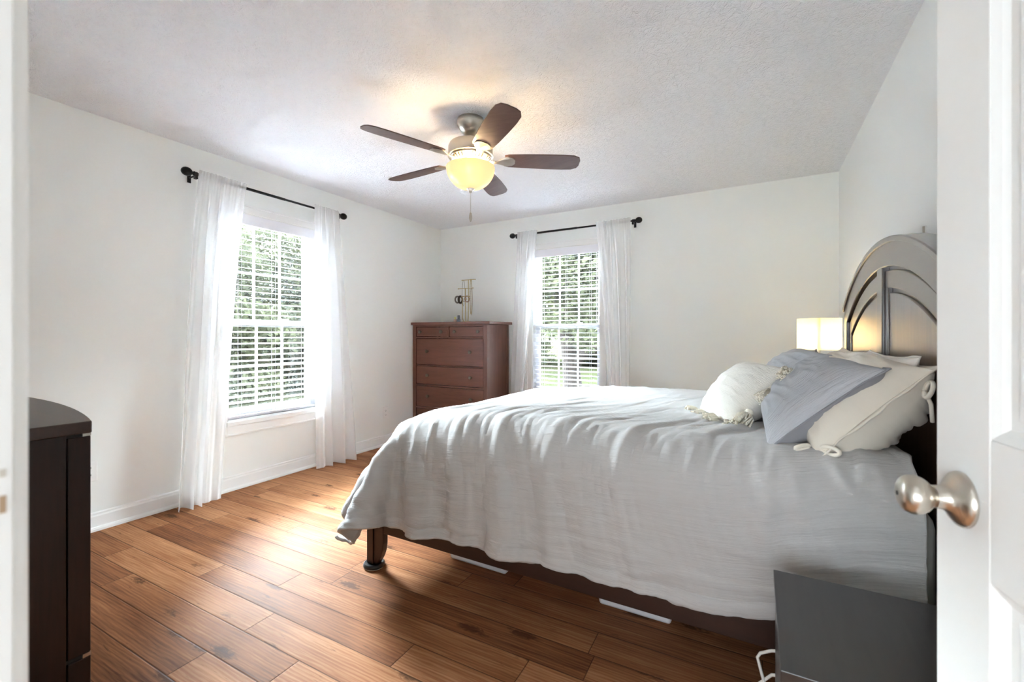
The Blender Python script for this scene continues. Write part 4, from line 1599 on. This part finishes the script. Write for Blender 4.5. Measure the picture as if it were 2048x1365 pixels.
obj('switch_housing', bm, M['nickel'], fan, smooth=35)
BZ = -0.240
for k in range(5):
    an = R(29.11 + 4 + 72 * k)
    ca, sa = math.cos(an), math.sin(an)
    def Q(r, w, z):
        return (ca * r - sa * w, sa * r + ca * w, z)
    bm = bmesh.new()
    prof = [(0.205, 0.050), (0.23, 0.058), (0.32, 0.064), (0.45, 0.069), (0.56, 0.070), (0.62, 0.066), (0.652, 0.050), (0.662, 0.024)]
    outline = [(r, w) for r, w in prof] + [(r, -w) for r, w in reversed(prof)]
    tl = math.tan(R(12))
    top = [bm.verts.new(Q(r, w, BZ - w * tl + 0.003)) for r, w in outline]
    bot = [bm.verts.new(Q(r, w, BZ - w * tl - 0.003)) for r, w in outline]
    bm.faces.new(top)
    bm.faces.new(list(reversed(bot)))
    n = len(top)
    for i in range(n):
        j = (i + 1) % n
        bm.faces.new((top[j], top[i], bot[i], bot[j]))
    bl = obj('blade', bm, M['fan_wood'], fan)
    bm = bmesh.new()
    iron = [(0.118, 0.012), (0.150, 0.010), (0.172, 0.016), (0.196, 0.036), (0.222, 0.046), (0.250, 0.040), (0.268, 0.018)]
    outline = iron + [(r, -w) for r, w in reversed(iron)]
    top = [bm.verts.new(Q(r, w, BZ - w * tl - 0.0035 - (0.0 if r > .18 else 0.004))) for r, w in outline]
    bot = [bm.verts.new(Q(r, w, BZ - w * tl - 0.0075 - (0.0 if r > .18 else 0.006))) for r, w in outline]
    bm.faces.new(top)
    bm.faces.new(list(reversed(bot)))
    n = len(top)
    for i in range(n):
        j = (i + 1) % n
        bm.faces.new((top[j], top[i], bot[i], bot[j]))
    obj('blade_iron', bm, M['nickel'], bl)
# amber glass bowl, open at the top
g = NT('lit_amber_glass')
lw = g.n('ShaderNodeLayerWeight')
lw.inputs[0].default_value = 0.35
tcn = g.n('ShaderNodeTexCoord')
nn = g.noise(tcn.outputs['Object'], 9, 3, 0.5, 0.6)
em = g.n('ShaderNodeEmission')
g.l(g.mix(nn, (1.0, 0.74, 0.40, 1), (1.0, 0.84, 0.54, 1)), em.inputs[0])
em.inputs[1].default_value = 0.02
t_ = g.n('ShaderNodeBsdfTranslucent')
t_.inputs[0].default_value = (0.34, 0.28, 0.18, 1)
d_ = g.n('ShaderNodeBsdfPrincipled')
d_.inputs['Base Color'].default_value = (0.55, 0.46, 0.32, 1)
d_.inputs['Roughness'].default_value = 0.2
m1 = g.n('ShaderNodeMixShader')
m1.inputs[0].default_value = 0.35
g.l(d_.outputs[0], m1.inputs[1])
g.l(t_.outputs[0], m1.inputs[2])
ad = g.n('ShaderNodeAddShader')
g.l(m1.outputs[0], ad.inputs[0])
g.l(em.outputs[0], ad.inputs[1])
g.l(ad.outputs[0], g.out.inputs[0])
M['bowl'] = g.m
bm = bmesh.new()
prof = [(0.145, -0.285)]
for k in range(13):
    a = R(90 * k / 12)
    prof.append((0.146 * math.cos(a) ** 0.8, -0.292 - 0.125 * math.sin(a) ** 1.15))
prof[-1] = (0.012, -0.417)
inner = [(max(r - 0.004, 0.008), z + 0.003) for r, z in reversed(prof)]
add_lathe(bm, prof + inner, seg=48)
obj('light_bowl', bm, M['bowl'], fan, smooth=40)
bm = bmesh.new()
add_lathe(bm, [(0, -0.405), (0.026, -0.409), (0.027, -0.414), (0.018, -0.424), (0.010, -0.428), (0.009, -0.436), (0.006, -0.440), (0, -0.441)], seg=24)
obj('bowl_finial', bm, M['nickel'], fan, smooth=40)
bm = bmesh.new()
add_tube(bm, [(0, 0, -0.29), (0, 0, -0.415)], 0.005, 8)
obj('bowl_rod', bm, M['nickel'], fan)
bm = bmesh.new()
zc = -0.436
while zc > -0.560:
    bmesh.ops.create_icosphere(bm, subdivisions=1, radius=0.0021, matrix=Matrix.Translation((0, 0, zc)))
    zc -= 0.0042
add_tube(bm, [(0, 0, -0.436), (0, 0, -0.56)], 0.001, 5)
add_lathe(bm, [(0, -0.556), (0.006, -0.560), (0.0085, -0.575), (0.0095, -0.59), (0.007, -0.603), (0.003, -0.612), (0, -0.614)], seg=14)
obj('pull_chain', bm, M['nickel'], fan, smooth=60)
for k in range(3):
    an = R(60 + 120 * k)
    bm = bmesh.new()
    add_lathe(bm, [(0, 0.0), (0.012, 0), (0.013, 0.02), (0.022, 0.045), (0.024, 0.062), (0.016, 0.08), (0, 0.086)],
              (0.05 * math.cos(an), 0.05 * math.sin(an), -0.293), (math.cos(an) * .8, math.sin(an) * .8, -0.6), 16)
    g2 = M['fan_bulb'] if 'fan_bulb' in M else None
    if g2 is None:
        g = NT('lit_fan_bulb')
        em = g.n('ShaderNodeEmission')
        em.inputs[0].default_value = (1.0, 0.72, 0.40, 1)
        em.inputs[1].default_value = 11.0
        g.l(em.outputs[0], g.out.inputs[0])
        M['fan_bulb'] = g2 = g.m
    obj('bulb', bm, g2, fan, smooth=60)


# ------------------------------------------------------------------ garden outside
GZ = -0.45
g = NT('lawn')
v = g.coords()
n1 = g.noise(v, 0.6, 4)
n2 = g.noise(v, 30, 3)
c = g.ramp(n1, [(0.35, srgb(25, 28, 18)), (0.65, srgb(35, 36, 25))])
_d = g.n('ShaderNodeBsdfDiffuse')
g.l(g.mix(0.3, c, g.mix(n2, srgb(21, 25, 15), srgb(37, 37, 26))), _d.inputs[0])
g.l(_d.outputs[0], g.out.inputs[0])
M['lawn'] = g.m
def leaf_mat(name, a, b):
    g = NT(name)
    v = g.coords()
    n1 = g.noise(v, 2.2, 4, 0.7)
    c = g.ramp(n1, [(0.35, a), (0.65, b)])
    d = g.n('ShaderNodeBsdfDiffuse')
    g.l(c, d.inputs[0])
    t = g.n('ShaderNodeBsdfTranslucent')
    g.l(c, t.inputs[0])
    m = g.n('ShaderNodeMixShader')
    m.inputs[0].default_value = 0.4
    g.l(d.outputs[0], m.inputs[1])
    g.l(t.outputs[0], m.inputs[2])
    g.l(m.outputs[0], g.out.inputs[0])
    return g.m
M['leaf_a'] = leaf_mat('leaves_grey_green', srgb(38, 40, 31), srgb(68, 70, 54))
M['leaf_b'] = leaf_mat('leaves_dark_green', srgb(34, 36, 29), srgb(59, 61, 48))
M['leaf_c'] = leaf_mat('leaves_light_green', srgb(52, 55, 35), srgb(82, 82, 54))
M['bark'] = wood('bark', srgb(30, 26, 25), srgb(50, 45, 42), 0.95, 'Z', 1.0, 0.1, 0.6)
lawn = struct('ground', boxes((-70, 40, -30, 80, GZ - 0.2, GZ)), M['lawn'], 'green lawn outside both windows', 'lawn')


def tree(name, x, y, h, cr, crz, mat, label, nleaf=5000, trunk=0.16, lean=(0, 0), blobs=9, lo=0.3, seed=0, group='trees outside the windows', leaf=0.16, limbs=None):
    rnd = np.random.RandomState(seed)
    t = thing(name, label, 'tree', (x, y, GZ), 0, group)
    top = Vector((lean[0], lean[1], h))
    bm = bmesh.new()
    if limbs is None:
        add_tube(bm, [(0, 0, 0), (lean[0] * .3, lean[1] * .3, h * .35), (lean[0] * .7, lean[1] * .7, h * .75)], [trunk, trunk * .75, trunk * .3], 10)
        for k in range(5):
            an = rnd.uniform(0, 6.28)
            z = h * rnd.uniform(.3, .6)
            add_tube(bm, [(lean[0] * .3, lean[1] * .3, z), (math.cos(an) * cr * .4, math.sin(an) * cr * .4, z + h * .1), (math.cos(an) * cr * .8, math.sin(an) * cr * .8, z + h * .15)],
                     [trunk * .4, trunk * .28, trunk * .08], 7)
    else:
        for pts, rads in limbs:
            add_tube(bm, pts, rads, 12)
    obj('trunk', bm, M['bark'], t, smooth=60)
    cen = []
    for k in range(blobs):
        an, rr = rnd.uniform(0, 6.28), cr * rnd.uniform(.15, .75)
        cen.append((math.cos(an) * rr + lean[0], math.sin(an) * rr + lean[1], h * rnd.uniform(lo, 0.95), rnd.uniform(.45, .75) * cr, rnd.uniform(.5, .9) * crz))
    C = np.array(cen)
    pick = rnd.randint(0, blobs, nleaf)
    d = rnd.normal(size=(nleaf, 3))
    d /= np.linalg.norm(d, axis=1, keepdims=True)
    r = rnd.uniform(0.35, 1.0, nleaf) ** 0.5
    pos = C[pick, :3] + d * r[:, None] * np.stack([C[pick, 3], C[pick, 3], C[pick, 4]], 1)
    pos[:, 2] = np.maximum(pos[:, 2], h * lo * 0.35)
    a = rnd.normal(size=(nleaf, 3)); a /= np.linalg.norm(a, axis=1, keepdims=True)
    b = np.cross(a, rnd.normal(size=(nleaf, 3))); b /= np.linalg.norm(b, axis=1, keepdims=True)
    s = leaf * rnd.uniform(.6, 1.3, nleaf)[:, None]
    quad = np.stack([pos - a * s, pos + b * s * .5, pos + a * s, pos - b * s * .5], 1).reshape(-1, 3)
    me = bpy.data.meshes.new('crown')
    f = np.arange(nleaf * 4).reshape(-1, 4)
    me.from_pydata(quad.tolist(), [], f.tolist())
    me.materials.append(mat)
    o = bpy.data.objects.new('crown', me)
    COL.objects.link(o)
    o.parent = t
    return t


# the forked tree in the back window
tree('garden_tree', -3.75, 9.6, 4.6, 2.8, 1.2, M['leaf_a'], 'leaning forked tree with thick grey trunk outside the back window', 30000, 0.2, (0.6, 0.4), 18, 0.36, 4, leaf=0.062,
     limbs=[([(0.05, 0, 0), (0.0, 0, 0.6), (-0.05, 0, 1.1), (-0.25, 0.1, 1.9), (-0.5, 0.2, 3.0), (-0.3, 0.3, 4.6)], [0.27, 0.21, 0.19, 0.15, 0.11, 0.04]),
            ([(0.0, 0, 0.75), (0.22, -0.02, 1.15), (0.75, -0.05, 1.33), (1.5, 0.0, 1.75), (2.2, 0.1, 2.6)], [0.14, 0.115, 0.10, 0.08, 0.03]),
            ([(-0.25, 0.1, 1.9), (0.3, 0.3, 2.6), (0.9, 0.5, 3.6)], [0.10, 0.08, 0.03])])
back = [(-13.5, 25, 7.5, 3.6, 2.4, 'leaf_a'), (-8.2, 26, 8, 3.8, 2.5, 'leaf_c'), (-18.5, 22, 7.5, 3.4, 2.3, 'leaf_b'), (-3.4, 28, 8, 3.6, 2.4, 'leaf_a')]
lb = ['grey green tree far across the lawn, left of the forked tree in the back window', 'pale green tree far across the lawn, right of the forked tree in the back window',
      'dark green tree far across the lawn, leftmost through the back window', 'grey green tree far across the lawn, rightmost through the back window']
for k, (x, y, h, cr, cz_, m) in enumerate(back):
    tree('broadleaf_tree', x, y, h, cr, cz_, M[m], lb[k], 9000, 0.2, (0, 0), 12, 0.10, 30 + k, leaf=0.2)
left = [(-13.5, 6.6, 5.2, 1.9, 1.6, 'leaf_b'), (-14.5, 10.4, 5.5, 2.1, 1.7, 'leaf_a'), (-16.0, 14.8, 6.0, 2.3, 1.8, 'leaf_b'), (-13.0, 3.0, 5.2, 1.8, 1.6, 'leaf_a')]
lb = ['dark green tree filling the left half of the left wall window', 'grey green tree filling the right half of the left wall window',
      'dark green tree at the far right edge of the left wall window', 'grey green tree at the far left edge of the left wall window']
for k, (x, y, h, cr, cz_, m) in enumerate(left):
    tree('broadleaf_tree', x, y, h, cr, cz_, M[m], lb[k], 34000, 0.2, (0, 0), 14, 0.12, 50 + k, leaf=0.07)

shrubs = [(-11.8, 21.5, 'low shrub beyond the lawn at the left of the back window'), (-7.2, 22.0, 'low shrub beyond the lawn at the right of the back window'),
          (-12.2, 6.0, 'low shrub under the trees at the left of the left wall window'), (-12.6, 9.0, 'low shrub under the trees at the right of the left wall window')]
for k, (x, y, lab) in enumerate(shrubs):
    t = tree('shrub', x, y, 2.3, 1.9, 1.0, M['leaf_b' if k % 2 else 'leaf_a'], lab, 14000, 0.06, (0, 0), 12, 0.10, 80 + k, 'shrubs beyond the lawn', leaf=0.075)
    t['category'] = 'shrub'
